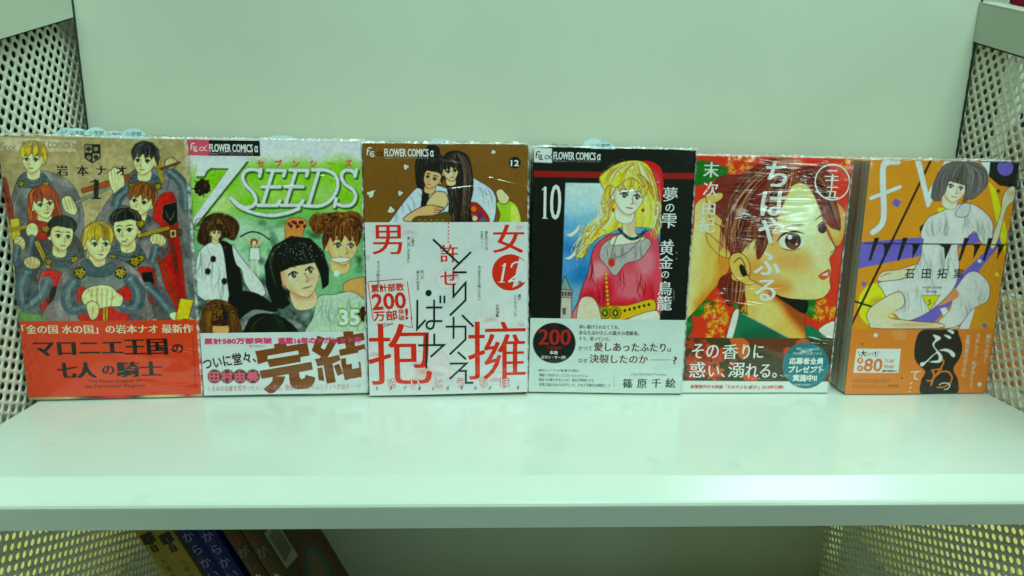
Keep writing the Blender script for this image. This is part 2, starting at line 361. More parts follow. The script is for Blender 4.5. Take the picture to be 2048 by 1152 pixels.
    A.f([(350, 735), (372, 715), (400, 730), (398, 775), (370, 790)], SK, ol=INK); A.l([(378, 735), (376, 780)], 1.1, (110, 80, 55))
    A.f([(72, 755), (160, 770), (190, 800), (70, 800)], (96, 150, 90), fe=20, al=.9); [A.l([(80+14*i, 760+3*i), (150+10*i, 795)], 2, (150, 180, 90), al=.6) for i in range(6)]
    # small crest
    A.f([(343, 86), (406, 86), (408, 140), (376, 162), (345, 142)], INK, sm=False)
    A.f([(346, 89), (373, 89), (373, 119), (346, 119)], (160, 160, 115), sm=False); A.f([(376, 122), (405, 122), (405, 139), (376, 157)], (160, 160, 115), sm=False)
    for cx, cy, c in ((360, 104, INK), (390, 138, INK), (389, 104, (160, 160, 115)), (361, 138, (160, 160, 115))):
        for k in range(5): A.e(cx+6*math.cos(k*1.257+.3), cy+6*math.sin(k*1.257+.3), 4, 4, c)
    rr = np.random.RandomState(12)
    for i in range(70):                                  # loose pen hatching over cloaks and mail
        x, y = 60+rr.rand()*700, 420+rr.rand()*360; A.l([(x, y), (x+rr.randn()*8, y+14+rr.rand()*18)], 1.3, ((26, 30, 30), (150, 160, 150))[rr.randint(2)], al=.5, taper=True)
    for x, y, a, b, c, d in ((95, 250, 60, 330, 62, 420), (318, 300, 345, 400, 342, 480), (480, 260, 420, 330, 396, 420), (300, 560, 240, 640, 214, 780), (548, 580, 590, 660, 598, 780), (200, 560, 160, 640, 168, 720)):
        A.l([(x, y), (a, b), (c, d)], 5, (160, 166, 154), al=.7, taper=True)
    A.pen(.6, .14); A.noise(2.2, .16, 5); A.noise(14, .10, 6); A.punch(1.25, .44, .98)

def art2(A):
    A.img[:] = np.array((184, 203, 200))/255.
    A.f([(30, 200), (250, 175), (500, 175), (800, 190), (800, 500), (30, 500)], (140, 190, 100), fe=44, al=.95)
    for x, y, r in ((160, 230, 80), (330, 200, 70), (470, 210, 90), (640, 200, 80), (300, 340, 80), (500, 360, 80), (120, 330, 60), (690, 300, 60)):
        A.e(x, y, r, r*.7, (112, 182, 40), fe=60, al=.75)
    A.e(400, 120, 90, 24, (190, 208, 200), fe=50, al=.8); A.e(150, 330, 60, 50, (176, 206, 160), fe=60, al=.7); A.e(420, 260, 80, 60, (150, 200, 90), fe=50, al=.6)
    A.f([(30, 420), (800, 400), (800, 860), (30, 860)], (112, 170, 120), fe=70, al=.9)
    for x, y, r in ((250, 430, 70), (380, 450, 60), (200, 520, 60), (330, 560, 70)): A.e(x, y, r, r*.7, (172, 206, 186), fe=50, al=.6)
    rr = np.random.RandomState(3)
    A.f([(60, 610), (260, 600), (330, 620), (420, 640), (480, 700), (560, 780), (600, 860), (60, 860)], (92, 112, 104), fe=16)
    for i in range(46):
        x, y = 80+rr.rand()*480, 640+rr.rand()*210
        A.e(x, y, 20+40*rr.rand(), 6+14*rr.rand(), ((36, 44, 40), (134, 150, 142), (60, 74, 68), (160, 174, 168))[rr.randint(4)], rot=-20+rr.randint(50), fe=12, al=.6)
    # title: white with a darker drop edge
    def glyph(dx, dy, c, extra=0):
        M = lambda P: [(x+dx, y+dy) for x, y in P]
        A.f(M([(75, 146), (275, 150), (258, 172), (62, 412), (46, 392), (197, 183), (125, 181), (108, 194), (100, 214), (62, 214)]), c, sm=False)
        w = 15+extra
        L = lambda P, **k: A.l(M(P), w, c, **k)
        L([(327, 196), (300, 187), (268, 192), (254, 218), (268, 250), (298, 282), (308, 312), (292, 334), (262, 338), (232, 322), (206, 300)])
        L([(206, 300), (240, 335), (300, 360), (370, 371), (430, 362), (480, 344)]); L([(327, 186), (322, 214)], sm=False)
        for ox in (0, 92):
            L([(376+ox, 192), (334+ox, 330)], sm=False); L([(352+ox, 190), (424+ox, 192), (418+ox, 214)], sm=False)
            L([(332+ox, 256), (404+ox, 257)], sm=False); L([(316+ox, 330), (392+ox, 331), (404+ox, 312)], sm=False)
        L([(560, 192), (518, 332)], sm=False); L([(534, 190), (590, 192), (628, 216), (634, 262), (606, 312), (560, 334), (500, 332)])
        L([(706, 208), (690, 194), (662, 194), (650, 216), (664, 246), (698, 272), (708, 300), (692, 328), (660, 334), (626, 324)]); L([(710, 190), (704, 216)], sm=False); L([(630, 306), (622, 336)], sm=False)
    glyph(5, 6, (66, 118, 30), 3); glyph(0, 0, (188, 208, 212))
    # seed cluster
    rr = np.random.RandomState(8)
    def seeds(cx, cy, r, n):
        for i in range(n):
            a = rr.rand()*6.3; q = r*math.sqrt(rr.rand()); A.e(cx+q*math.cos(a), cy+q*math.sin(a), r*.26, r*.34, ((54, 22, 16), (90, 34, 22), (34, 18, 12))[rr.randint(3)], rot=rr.randint(180))
            A.e(cx+q*math.cos(a)-2, cy+q*math.sin(a)-2, r*.08, r*.1, (150, 80, 50), al=.7)
        for i in range(4): a = rr.rand()*6.3; A.l([(cx, cy), (cx+r*1.4*math.cos(a), cy+r*1.4*math.sin(a))], 3, (44, 24, 16))
    seeds(90, 256, 28, 34)
    for i in range(110):
        x, y = 60+rr.rand()*700, 400+rr.rand()*440; A.e(x, y, 10+24*rr.rand(), 5+10*rr.rand(), ((24, 54, 34), (50, 96, 60), (176, 206, 186))[rr.randint(3)], rot=rr.randint(180), fe=14, al=.32)
    # left figure in a pale coat
    S2 = (206, 192, 150)
    A.hair([(100, 380), (150, 360), (210, 375), (240, 410), (232, 450), (215, 470), (180, 460), (150, 490), (100, 490), (70, 470), (80, 420)], (70, 56, 28), (24, 18, 8), (130, 112, 60),
           [(150, 380, 90, 420, 80, 480), (150, 380, 150, 420, 140, 480), (160, 380, 210, 400, 225, 460)], 60, 3, wd=3, ol=None, fe=6)
    A.f([(160, 480), (210, 490), (240, 560), (250, 700), (180, 720), (170, 600)], (16, 18, 16))
    A.f([(120, 480), (75, 520), (62, 600), (70, 690), (150, 730), (200, 740), (190, 620), (178, 520), (160, 480)], (186, 208, 196), ol=INK, clip=True)
    folds(A, [(90, 520), (120, 560), (160, 600)], (110, 140, 128), 16, 5, (30, 110), 3); A.clip = None
    A.f([(212, 486), (250, 540), (330, 640), (345, 690), (300, 690), (262, 640), (250, 590), (225, 560)], (180, 204, 190), ol=INK)
    A.f([(200, 690), (300, 680), (390, 740), (382, 760), (300, 750), (240, 790), (210, 800)], (12, 14, 12))
    A.curls(150, 415, 80, 50, 90, [(20, 14, 6), (60, 44, 20), (140, 120, 70)], 3, 2.2, 12); 
    plain_head(A, 145, 440, 30, (80, 64, 32), (30, 22, 10), (130, 110, 60), flip=-1, style='short', seed=2, skin=S2)
    A.hair([(96, 470), (84, 420), (110, 385), (150, 372), (200, 385), (216, 420), (200, 440), (180, 412), (150, 404), (122, 415), (110, 440), (108, 470)], (78, 60, 30), (30, 22, 10), (150, 130, 76), [(150, 380, 100, 410, 96, 465), (160, 380, 190, 400, 205, 450)], 50, 6, wd=2.5, ol=None, fe=3)
    for x, y in ((135, 545), (113, 595), (180, 635)): A.e(x, y, 11, 13, (58, 24, 16))
    # small distant figure
    A.l([(300, 500), (268, 448)], 8, S2); A.l([(308, 500), (340, 452)], 8, S2); A.l([(246, 455), (275, 440), (300, 436), (330, 445), (362, 468)], 5, (40, 28, 18)); A.e(300, 478, 15, 15, (140, 84, 50))
    A.f([(284, 500), (322, 500), (326, 550), (280, 550)], (196, 212, 196), sm=False, ol=INK); A.l([(294, 550), (290, 610)], 11, (176, 196, 176)); A.l([(312, 550), (318, 608)], 11, (176, 196, 176)); A.e(301, 482, 9, 11, S2)
    # right figure, curly brown hair
    A.e(560, 400, 40, 34, (110, 80, 36), fe=8); A.e(690, 390, 46, 34, (100, 72, 32), fe=8)
    plain_head(A, 655, 490, 82, (104, 74, 34), (52, 34, 12), (160, 124, 66), deg=2, flip=-1, style='short', seed=41, skin=(208, 186, 130), smile=2, big=1.1, shade=(200, 140, 84))
    A.f([(610, 545), (655, 540), (690, 545), (665, 560), (630, 560)], (225, 225, 205), ol=(120, 60, 40))
    A.f([(660, 650), (740, 620), (765, 640), (765, 760), (690, 740)], (196, 156, 96), ol=INK, fe=2)
    A.hair([(530, 420), (560, 372), (610, 360), (680, 362), (735, 385), (745, 440), (700, 420), (655, 410), (600, 425), (560, 450)], (110, 80, 36), (54, 36, 14), (170, 134, 72), [(640, 370, 560, 390, 540, 440), (650, 370, 650, 390, 640, 420), (660, 370, 720, 390, 740, 440)], 70, 13, wd=3, ol=None, fe=4)
    # fist with seeds
    A.f([(425, 440), (430, 395), (455, 380), (500, 385), (512, 410), (495, 450), (505, 560), (440, 560)], (206, 140, 84), ol=INK)
    for x in (448, 468, 486): A.l([(x, 390), (x+2, 430)], 1.5, (120, 60, 30))
    for i in range(8): A.e(440+i*9, 405+10*math.sin(i*2.), 6, 7, (90, 50, 30))
    # large front figure: dark bob
    A.f([(560, 700), (620, 690), (700, 680), (765, 740), (770, 860), (520, 860), (540, 780)], (160, 192, 166), ol=INK, clip=True)
    folds(A, [(600, 720), (660, 730), (720, 740)], (110, 140, 120), 14, 8, (40, 100), 4); A.clip = None
    plain_head(A, 480, 600, 108, (20, 24, 20), (8, 10, 8), (74, 88, 74), deg=-16, flip=-1, style='bob', seed=51, skin=(210, 190, 148), eye=(40, 50, 36), shade=(200, 130, 90), big=1.0)
    for i in range(60):
        x, y = 480+rr.randn()*60, 520+rr.randn()*22; A.e(x, y, 1.6, 1.6, (220, 235, 225), al=.9)
    for i in range(70):
        A.e(70+rr.rand()*640, 390+rr.rand()*120, 1.2, 1.2, (215, 230, 215), al=.8)
    A.hair([(82, 790), (100, 730), (150, 708), (210, 730), (240, 790), (238, 850), (80, 850)], (92, 72, 34), (40, 28, 12), (140, 116, 64), [(150, 715, 100, 760, 90, 840), (160, 715, 170, 780, 170, 850), (170, 715, 220, 760, 235, 840)], 60, 23, wd=4, ol=None, fe=4)
    A.e(165, 830, 34, 30, (206, 160, 100), fe=4); A.f([(130, 800), (165, 790), (200, 800), (190, 815), (140, 815)], (70, 50, 24))
    A.hair([(262, 830), (290, 780), (350, 765), (430, 790), (470, 850), (262, 850)], (18, 24, 16), (6, 8, 6), (64, 84, 56), [(350, 770, 290, 800, 270, 850), (360, 770, 360, 810, 360, 850), (370, 770, 430, 800, 450, 850)], 40, 29, wd=4, ol=None)
    A.e(633, 606, 12, 12, (225, 240, 230), fe=6)
    A.curls(560, 400, 42, 34, 40, [(44, 28, 10), (150, 110, 60), (90, 60, 24)], 4, 2.4, 9); A.curls(700, 395, 46, 34, 44, [(44, 28, 10), (150, 110, 60), (90, 60, 24)], 5, 2.4, 9); A.curls(640, 385, 80, 20, 50, [(44, 28, 10), (170, 130, 76), (90, 60, 24)], 6, 2.4, 9)
    A.curls(160, 760, 70, 44, 60, [(30, 20, 8), (150, 124, 70), (80, 60, 28)], 7, 2.6, 11)
    seeds(745, 770, 24, 24)
    A.pen(.35, .16); A.noise(1.6, .10, 9); A.punch(1.22, .50, 1.1)

def art3(A):
    A.img[:] = np.array((112, 90, 34))/255.
    rb, rb2 = (176, 204, 208), (120, 156, 168)
    def robe(P, seed, c=rb):
        A.f(P, c, ol=(60, 80, 90), clip=True); r = np.random.RandomState(seed); p = np.array(P); lo, hi = p.min(0), p.max(0)
        for i in range(14):
            x, y = lo+(hi-lo)*r.rand(2); A.l([(x, y), (x+18, y+30), (x+26, y+80)], 3.5, rb2, al=.6, taper=True)
        A.clip = None
    robe([(270, 250), (215, 300), (150, 390), (140, 420), (420, 420), (420, 300), (360, 250)], 3)
    robe([(470, 215), (520, 230), (575, 270), (590, 330), (560, 420), (400, 420), (430, 300)], 4)
    A.f([(590, 320), (640, 310), (680, 340), (690, 420), (600, 420), (605, 370)], (140, 186, 60), ol=INK); A.f([(650, 330), (680, 350), (690, 420), (655, 420)], (176, 204, 96), fe=6)
    A.f([(590, 270), (610, 262), (625, 275), (645, 300), (630, 325), (605, 320), (592, 295)], (206, 200, 150), ol=INK)
    A.f([(480, 320), (520, 330), (560, 400), (470, 420), (455, 360)], (150, 52, 40), ol=INK)
    for x, y, c in ((495, 345, (196, 120, 40)), (520, 370, (90, 60, 110)), (500, 385, (206, 196, 160)), (535, 395, (60, 110, 120)), (480, 375, (190, 150, 60))): A.e(x, y, 12, 12, c, rot=30)
    A.hair([(250, 190), (255, 130), (290, 105), (300, 80), (325, 75), (350, 90), (352, 112), (375, 140), (376, 200), (320, 230), (300, 330), (275, 350), (280, 270), (258, 250)], (20, 18, 16), (6, 6, 6), (110, 104, 92),
           [(310, 110, 262, 140, 262, 230), (320, 110, 310, 150, 290, 320), (330, 110, 365, 140, 360, 200)], 60, 5, wd=2.5)
    plain_head(A, 322, 215, 48, (22, 20, 18), (6, 6, 6), (90, 86, 76), deg=18, flip=1, style='crop', seed=61, skin=(198, 172, 124), brow=(16, 14, 12))
    A.hair([(360, 160), (378, 112), (420, 100), (465, 118), (485, 170), (492, 260), (480, 330), (484, 420), (395, 420), (392, 320), (382, 250)], (42, 34, 26), (12, 10, 8), (150, 138, 116),
           [(410, 110, 380, 160, 400, 410), (420, 108, 440, 200, 430, 410), (430, 108, 480, 180, 470, 410)], 80, 6, wd=3)
    plain_head(A, 396, 186, 44, (44, 36, 28), (14, 12, 10), (150, 138, 116), deg=-8, flip=-1, style='short', seed=66, skin=(216, 196, 150), big=1.2)
    A.f([(318, 290), (340, 272), (380, 280), (384, 330), (330, 372), (290, 360), (298, 320)], (214, 186, 136), ol=INK)
    A.f([(200, 390), (250, 350), (300, 330), (350, 335), (372, 345), (350, 360), (330, 392), (260, 400)], (206, 172, 120), ol=INK)
    for i in range(4): A.l([(330, 342+9*i), (370, 340+10*i)], 1.4, (120, 80, 50))
    A.f([(250, 380), (330, 372), (390, 360), (388, 420), (250, 420)], (96, 84, 30)); [A.e(270+12*i, 392+8*(i % 2), 4, 5, (170, 150, 50)) for i in range(9)]
    rr = np.random.RandomState(4)
    for x, y, r in ((210, 168, 13), (65, 282, 17), (187, 279, 13), (150, 350, 16), (577, 106, 11), (548, 300, 13), (80, 268, 6)):
        a = rr.rand()*6.3
        for k in range(3): A.e(x+r*.4*math.cos(a+k*2.1), y+r*.4*math.sin(a+k*2.1), r*.7, r*.5, (200, 212, 184), rot=math.degrees(a)+k*60)
        A.l([(x-r*.5, y), (x+r*.4, y+r*.3)], 1, (140, 150, 120))
    A.e(667, 151, 24, 24, (14, 12, 12))
    A.pen(.8, .0); A.noise(1.6, .06, 4); A.noise(20, .06, 3); A.punch(1.15, .5, 1.1)
def band3(A):
    A.img[:] = np.array((186, 216, 204))/255.
    ln = (120, 120, 112)
    def petal(P, fill=(196, 214, 204)):
        A.f(P, fill, ol=ln, ow=.9, clip=True); p = np.array(P); c = p.mean(0)
        for i in range(3): A.e(c[0]+(i-1)*14, c[1]+8, 16, 7, (168, 176, 168), rot=-30+20*i, fe=12, al=.6)
        A.clip = None
    petal([(190, 440), (200, 415), (235, 412), (262, 425), (260, 455), (215, 462)]); petal([(430, 600), (440, 575), (466, 578), (440, 610), (425, 660), (380, 680), (345, 665), (340, 630), (370, 600)])
    petal([(500, 815), (515, 785), (560, 800), (600, 780), (605, 760), (622, 770), (615, 810), (560, 850), (520, 840)])
    petal([(60, 930), (85, 900), (115, 930), (110, 970), (70, 985)]); petal([(672, 415), (700, 400), (700, 425), (680, 432)]); petal([(60, 520), (45, 530), (50, 560), (62, 550)])
    petal([(200, 985), (210, 950), (260, 935), (330, 955), (360, 940), (390, 965), (398, 1000), (420, 1030), (395, 1080), (350, 1100), (250, 1095), (200, 1050)], (198, 210, 200))
    petal([(225, 960), (270, 938), (300, 960), (300, 1010), (250, 1020), (220, 1000)]); petal([(300, 1010), (350, 990), (395, 1010), (380, 1060), (320, 1060)]); petal([(220, 1020), (280, 1020), (300, 1070), (240, 1090)])
    A.e(290, 1025, 36, 26, (206, 170, 150), fe=22, al=.7)
    for i in range(16): A.e(290+18*math.cos(i*2.4)*((i % 5)/5), 1026+14*math.sin(i*2.4)*((i % 5)/5), 2, 2, (190, 130, 110))
    petal([(540, 1060), (560, 1035), (610, 1025), (640, 1035), (620, 1070), (570, 1078)]); petal([(680, 830), (700, 815), (705, 835)])
    rr = np.random.RandomState(5)
    for i in range(16): A.e(60+rr.rand()*620, 420+rr.rand()*650, 60, 22, ((198, 222, 210), (176, 206, 198))[i % 2], rot=-50+rr.randint(40), fe=36, al=.5)
    A.noise(8, .03, 3)

def art4(A):
    A.img[:] = np.array((12, 16, 14))/255.
    A.f([(50, 163), (745, 168), (745, 194), (50, 190)], (128, 20, 34), sm=False)
    for y in (194, 200, 206): A.l([(190, y), (600, y+3)], 1.2, (120, 110, 100), sm=False)
    pic = [(190, 212), (594, 214), (568, 800), (168, 800)]
    A.f(pic, (96, 156, 186), sm=False, clip=True)
    A.f([(160, 200), (620, 200), (620, 330), (160, 330)], (170, 206, 200), fe=60)
    for x, y, a, b, c in ((250, 330, 90, 40, (150, 196, 200)), (230, 470, 80, 60, (58, 122, 168)), (260, 600, 80, 60, (50, 112, 156)), (210, 420, 60, 30, (110, 172, 200)), (300, 400, 70, 50, (120, 176, 190)), (220, 680, 90, 40, (120, 160, 170)), (200, 560, 30, 40, (90, 150, 190))): A.e(x, y, a, b, c, fe=60, al=.8)
    # gulls and tower
    for x, y, s in ((215, 420, 1.0), (205, 520, .8)):
        A.f([(x-25*s, y+8*s), (x-5*s, y+2*s), (x+16*s, y-14*s), (x+34*s, y-38*s), (x+30*s, y-8*s), (x+8*s, y+14*s), (x-6*s, y+18*s)], (206, 220, 208), ol=(80, 100, 110), ow=.8)
    A.f([(172, 690), (214, 690), (216, 800), (166, 800)], (170, 178, 160), sm=False, ol=INK); A.f([(168, 655), (218, 658), (218, 692), (168, 690)], (150, 156, 140), sm=False, ol=INK)
    A.f([(186, 600), (214, 660), (170, 656)], (120, 150, 140), sm=False, ol=INK)
    for x in (176, 188, 200, 210): A.f([(x, 668), (x+6, 668), (x+6, 684), (x, 684)], (70, 80, 76), sm=False)
    A.f([(178, 735), (190, 735), (190, 762), (178, 762)], (90, 100, 92), sm=False)
    HR, HL, HH = (214, 204, 84), (170, 140, 30), (236, 236, 190)
    # hair behind
    A.clip = None
    A.f([(500, 128), (540, 118), (590, 150), (600, 230), (588, 300), (560, 300), (520, 200)], (176, 40, 56), ol=INK)
    A.f([(555, 150), (585, 190), (590, 260), (575, 250), (560, 190)], (206, 96, 100), fe=10, al=.7)
    A.f([(190, 212), (594, 214), (568, 800), (168, 800)], (0, 0, 0), sm=False, al=0, clip=True)
    A.hair([(380, 180), (350, 260), (360, 320), (330, 360), (300, 400), (272, 450), (250, 500), (232, 520), (262, 525), (285, 480), (330, 440), (380, 420), (430, 400), (540, 400), (580, 420), (570, 330), (560, 220)], HR, HL, HH,
           [(400, 200, 340, 330, 250, 510), (420, 220, 380, 330, 290, 460), (520, 220, 560, 300, 560, 400), (540, 200, 585, 300, 575, 420)], 110, 5, wd=4)
    A.hair([(520, 560), (556, 560), (562, 740), (520, 730), (510, 640)], HR, HL, HH, [(530, 560, 520, 650, 530, 730), (550, 560, 556, 650, 556, 730)], 30, 9, wd=4)
    # dress
    A.f([(400, 425), (350, 440), (305, 490), (285, 580), (262, 640), (245, 700), (236, 800), (568, 800), (574, 430), (540, 410), (500, 425)], (204, 88, 100), ol=INK, ow=1.6, clip=True)
    for x, y, a, b, c in ((330, 580, 40, 40, (232, 160, 160)), (460, 640, 60, 60, (216, 116, 122)), (520, 540, 40, 60, (226, 138, 140)), (290, 700, 40, 40, (150, 36, 50)), (420, 740, 80, 40, (160, 40, 54)), (360, 660, 30, 60, (160, 44, 58)), (540, 700, 30, 70, (170, 50, 62)), (250, 760, 40, 30, (222, 140, 140))): A.e(x, y, a, b, c, fe=34, al=.75)
    folds(A, [(300, 540), (330, 640), (420, 560), (500, 600), (540, 640), (470, 700)], (110, 20, 34), 34, 4, (26, 90), 2.6, .6); A.clip = None
    A.f([(345, 470), (400, 440), (520, 440), (545, 470), (500, 530), (440, 550), (395, 600), (360, 560), (330, 520)], (156, 166, 158), ol=INK)
    folds(A, [(360, 480), (390, 490), (430, 480), (480, 470), (510, 470)], (90, 100, 96), 26, 6, (14, 60), 1.6, .6)
    A.f([(375, 470), (430, 470), (500, 455), (520, 440), (480, 420), (480, 340), (430, 360), (425, 420), (385, 440)], (214, 214, 184), ol=(110, 80, 60))
    A.f([(440, 380), (480, 350), (482, 420), (450, 440), (440, 410)], (196, 160, 120), fe=14, al=.55)
    plain_head(A, 452, 262, 84, HR, HL, HH, deg=8, flip=-1, style='short', seed=71, skin=(218, 220, 192), eye=(36, 84, 120), shade=(206, 160, 130), big=1.15, brow=(120, 100, 40))
    A.clip = None
    A.hair([(330, 190), (372, 150), (430, 122), (500, 118), (545, 150), (575, 240), (560, 240), (520, 190), (490, 175), (520, 230), (470, 190), (440, 200), (400, 230), (372, 220), (350, 240)], HR, HL, HH,
           [(470, 125, 380, 160, 340, 220), (480, 125, 430, 160, 400, 220), (490, 125, 500, 170, 520, 220), (500, 125, 550, 180, 565, 240)], 70, 15, wd=4)
    A.f([(372, 330), (440, 330), (430, 350), (400, 352)], (255, 255, 255), al=0)
    A.locks([(372, 190), (345, 280), (352, 350), (300, 400), (262, 470), (240, 515)], 46, 11, [HR, HL, HH, HH], 5, 3.4, 10, 2.5)
    A.locks([(560, 200), (572, 300), (566, 380), (560, 430)], 30, 9, [HR, HL, HH, HH], 6, 3.4, 8, 2)
    A.curls(300, 420, 50, 40, 26, [HR, HL, HH], 8, 3, 13); A.curls(430, 150, 70, 30, 30, [HR, HL, HH], 9, 2.6, 14)
    # necklace and belt
    for i in range(15):
        t = i/14; x = 412+110*t; y = 405+38*math.sin(math.pi*t)+6*t; A.e(x, y, 6, 6, ((30, 84, 70), (36, 60, 110), (60, 110, 70))[i % 3], ol=INK, ow=.6)
    A.l([(420, 400), (390, 470), (380, 525)], 2.4, (120, 110, 104)); A.l([(515, 430), (450, 500), (385, 530)], 2.4, (120, 110, 104)); A.e(380, 545, 13, 17, (190, 60, 34), ol=(150, 120, 50), ow=3)
    A.e(388, 325, 5, 8, (176, 50, 36)); A.e(512, 325, 6, 7, (176, 50, 36))
    for i in range(9): A.e(357+i*1.2, 592+18*i, 6, 7, (190, 170, 50), ol=INK, ow=.7)
    A.f([(325, 735), (385, 725), (450, 722), (530, 700), (560, 705), (560, 745), (500, 760), (420, 785), (330, 785)], (186, 168, 44), ol=INK)
    for x, y in ((352, 755), (396, 755)): A.e(x, y, 24, 26, (150, 140, 40), ol=INK); A.e(x, y, 13, 16, (70, 100, 40)); A.e(x, y, 5, 8, (196, 190, 80))
    for i in range(6): A.e(435+20*i, 745-5*i, 5, 6, (50, 60, 24))
    A.f([(250, 700), (300, 690), (330, 740), (330, 800), (240, 800)], (206, 196, 168), fe=4, ol=INK); A.f([(430, 800), (470, 770), (568, 745), (568, 800)], (212, 206, 186), ol=INK)
    A.f([(58, 66), (137, 68), (136, 131), (56, 129)], (190, 214, 204), sm=False); A.f([(137, 68), (342, 70), (340, 133), (136, 131)], (34, 38, 36), sm=False); A.f([(140, 71), (339, 73), (337, 130), (139, 128)], (18, 22, 20), sm=False)
    A.pen(.45, .0); A.noise(1.8, .07, 14); A.punch(1.2, .5, 1.12)

def art5(A):
    OR = (204, 66, 22)
    A.img[:] = np.array(OR)/255.
    rr = np.random.RandomState(5)
    def leaf(P, c=(44, 110, 44)):
        A.f(P, c, ol=(30, 40, 20), clip=True); p = np.array(P); A.l([p[0], p[len(p)//2]], 2, (20, 60, 24)); A.e(*p.mean(0), 26, 12, (90, 150, 80), fe=16, al=.6); A.clip = None
    def bloom(cx, cy, R, n):
        for i in range(n):
            a = rr.rand()*6.3; q = R*math.sqrt(rr.rand()); x, y = cx+q*math.cos(a), cy+q*math.sin(a)
            for k in range(5): t = k*1.257+a; A.e(x+9*math.cos(t), y+9*math.sin(t), 8, 4, ((214, 128, 40), (220, 150, 60), (200, 96, 30))[rr.randint(3)], rot=math.degrees(t))
            A.e(x, y, 4, 4, (216, 190, 90))
    leaf([(95, 90), (150, 85), (210, 105), (250, 125), (190, 160), (110, 190), (85, 180)]); leaf([(30, 740), (70, 730), (78, 820), (50, 870), (20, 860)], (50, 100, 60)); leaf([(90, 700), (140, 695), (180, 715), (130, 755), (85, 765)])
    leaf([(580, 700), (620, 695), (660, 740), (640, 780), (590, 765)]); leaf([(250, 690), (320, 700), (330, 760), (280, 760)])
    bloom(290, 92, 60, 16); bloom(190, 760, 60, 26); bloom(200, 830, 60, 16); bloom(670, 750, 50, 20); bloom(760, 90, 24, 5); bloom(320, 720, 30, 8)
    SKN = (216, 176, 96)
    # raised arm and hand on the left
    A.f([(95, 270), (160, 235), (215, 260), (230, 380), (245, 500), (235, 570), (180, 640), (110, 720), (48, 780), (40, 740), (70, 480), (85, 360)], SKN, ol=INK, ow=2, clip=True)
    A.f([(60, 300), (130, 300), (120, 500), (80, 760), (40, 780)], (226, 200, 140), fe=40, al=.8); A.f([(190, 500), (240, 480), (240, 600), (110, 740), (90, 700), (170, 620)], (190, 120, 44), fe=36, al=.7); A.clip = None
    # far hand, right
    A.f([(600, 260), (700, 250), (765, 310), (755, 410), (720, 460), (680, 380), (620, 300)], (208, 150, 76), ol=INK, ow=2); A.f([(660, 290), (740, 320), (740, 400), (700, 420)], (226, 190, 120), fe=30, al=.8)
    # back hair
    HR, HL, HH = (108, 52, 26), (50, 24, 14), (176, 128, 92)
    A.hair([(150, 230), (200, 150), (290, 140), (380, 90), (450, 68), (530, 75), (570, 110), (620, 100), (680, 95), (690, 180), (720, 260), (740, 340), (730, 380), (690, 370), (640, 300), (560, 200), (500, 300), (430, 420), (380, 500), (320, 560), (250, 500), (220, 420), (180, 330)], HR, HL, HH,
           [(480, 90, 300, 160, 190, 260), (490, 90, 340, 260, 250, 480), (500, 90, 400, 300, 330, 540), (520, 90, 500, 200, 440, 400), (560, 110, 640, 200, 720, 340)], 190, 7, wd=4)
    A.hair([(210, 590), (300, 570), (330, 640), (310, 700), (290, 740), (270, 710), (240, 725), (215, 690), (190, 640)], HR, HL, HH, [(230, 590, 220, 650, 230, 710), (310, 590, 310, 650, 290, 720)], 50, 8, wd=4)
    # neck and collar
    A.f([(310, 620), (380, 600), (560, 720), (580, 790), (565, 900), (320, 900), (322, 760)], SKN, ol=INK, ow=2, clip=True)
    A.f([(400, 640), (600, 700), (600, 860), (560, 830), (480, 740)], (120, 60, 24), fe=40, al=.8); A.e(410, 760, 70, 60, (222, 190, 120), fe=50, al=.8); A.clip = None
    A.f([(430, 655), (580, 690), (580, 755), (520, 725)], (22, 20, 14), fe=6)
    # the big face, turned right
    A.f([(250, 600), (300, 480), (360, 420), (430, 330), (520, 190), (590, 190), (640, 280), (665, 360), (690, 420), (718, 468), (690, 510), (698, 560), (690, 600), (692, 650), (650, 690), (560, 694), (470, 680), (400, 640), (350, 620)], (222, 196, 130), ol=INK, ow=2.2, clip=True)
    for x, y, a, b, c, al in ((560, 330, 90, 110, (236, 222, 176), .8), (640, 480, 60, 90, (226, 206, 160), .8), (520, 520, 90, 50, (214, 140, 70), .6), (330, 560, 80, 60, (200, 140, 64), .7), (430, 640, 90, 40, (190, 116, 48), .7), (440, 400, 50, 80, (200, 150, 80), .6), (600, 640, 50, 30, (226, 200, 150), .6), (600, 570, 60, 30, (220, 180, 120), .5)): A.e(x, y, a, b, c, fe=60, al=al)
    A.clip = None
    A.f([(240, 520), (255, 495), (290, 488), (325, 520), (335, 570), (330, 600), (362, 622), (320, 628), (270, 600), (246, 560)], SKN, ol=INK, ow=2)
    A.l([(262, 530), (290, 510), (312, 550), (300, 580), (330, 588)], 4, (90, 44, 20)); A.f([(285, 550), (300, 540), (320, 580), (300, 590)], (40, 24, 14), fe=4)
    # eye, far eye, brow, nose, mouth
    A.e(518, 438, 56, 34, (206, 214, 196)); A.e(524, 434, 36, 37, (60, 34, 20)); A.e(526, 446, 24, 22, (110, 64, 34)); A.e(524, 432, 15, 18, (14, 12, 12)); A.e(510, 418, 10, 10, (230, 240, 230)); A.e(540, 448, 5, 5, (200, 210, 190))
    A.l([(450, 440), (480, 405), (530, 392), (575, 402)], 9, (24, 16, 12), taper=True); A.l([(470, 465), (510, 476), (560, 466)], 3, (60, 34, 22), taper=True)
    A.e(656, 378, 20, 22, (60, 40, 24)); A.l([(630, 372), (655, 352), (678, 360)], 6, (24, 16, 12), taper=True)
    A.l([(455, 395), (500, 370), (575, 362)], 7, (60, 34, 20), taper=True); A.l([(620, 345), (650, 322), (664, 320)], 5, (60, 34, 20), taper=True)
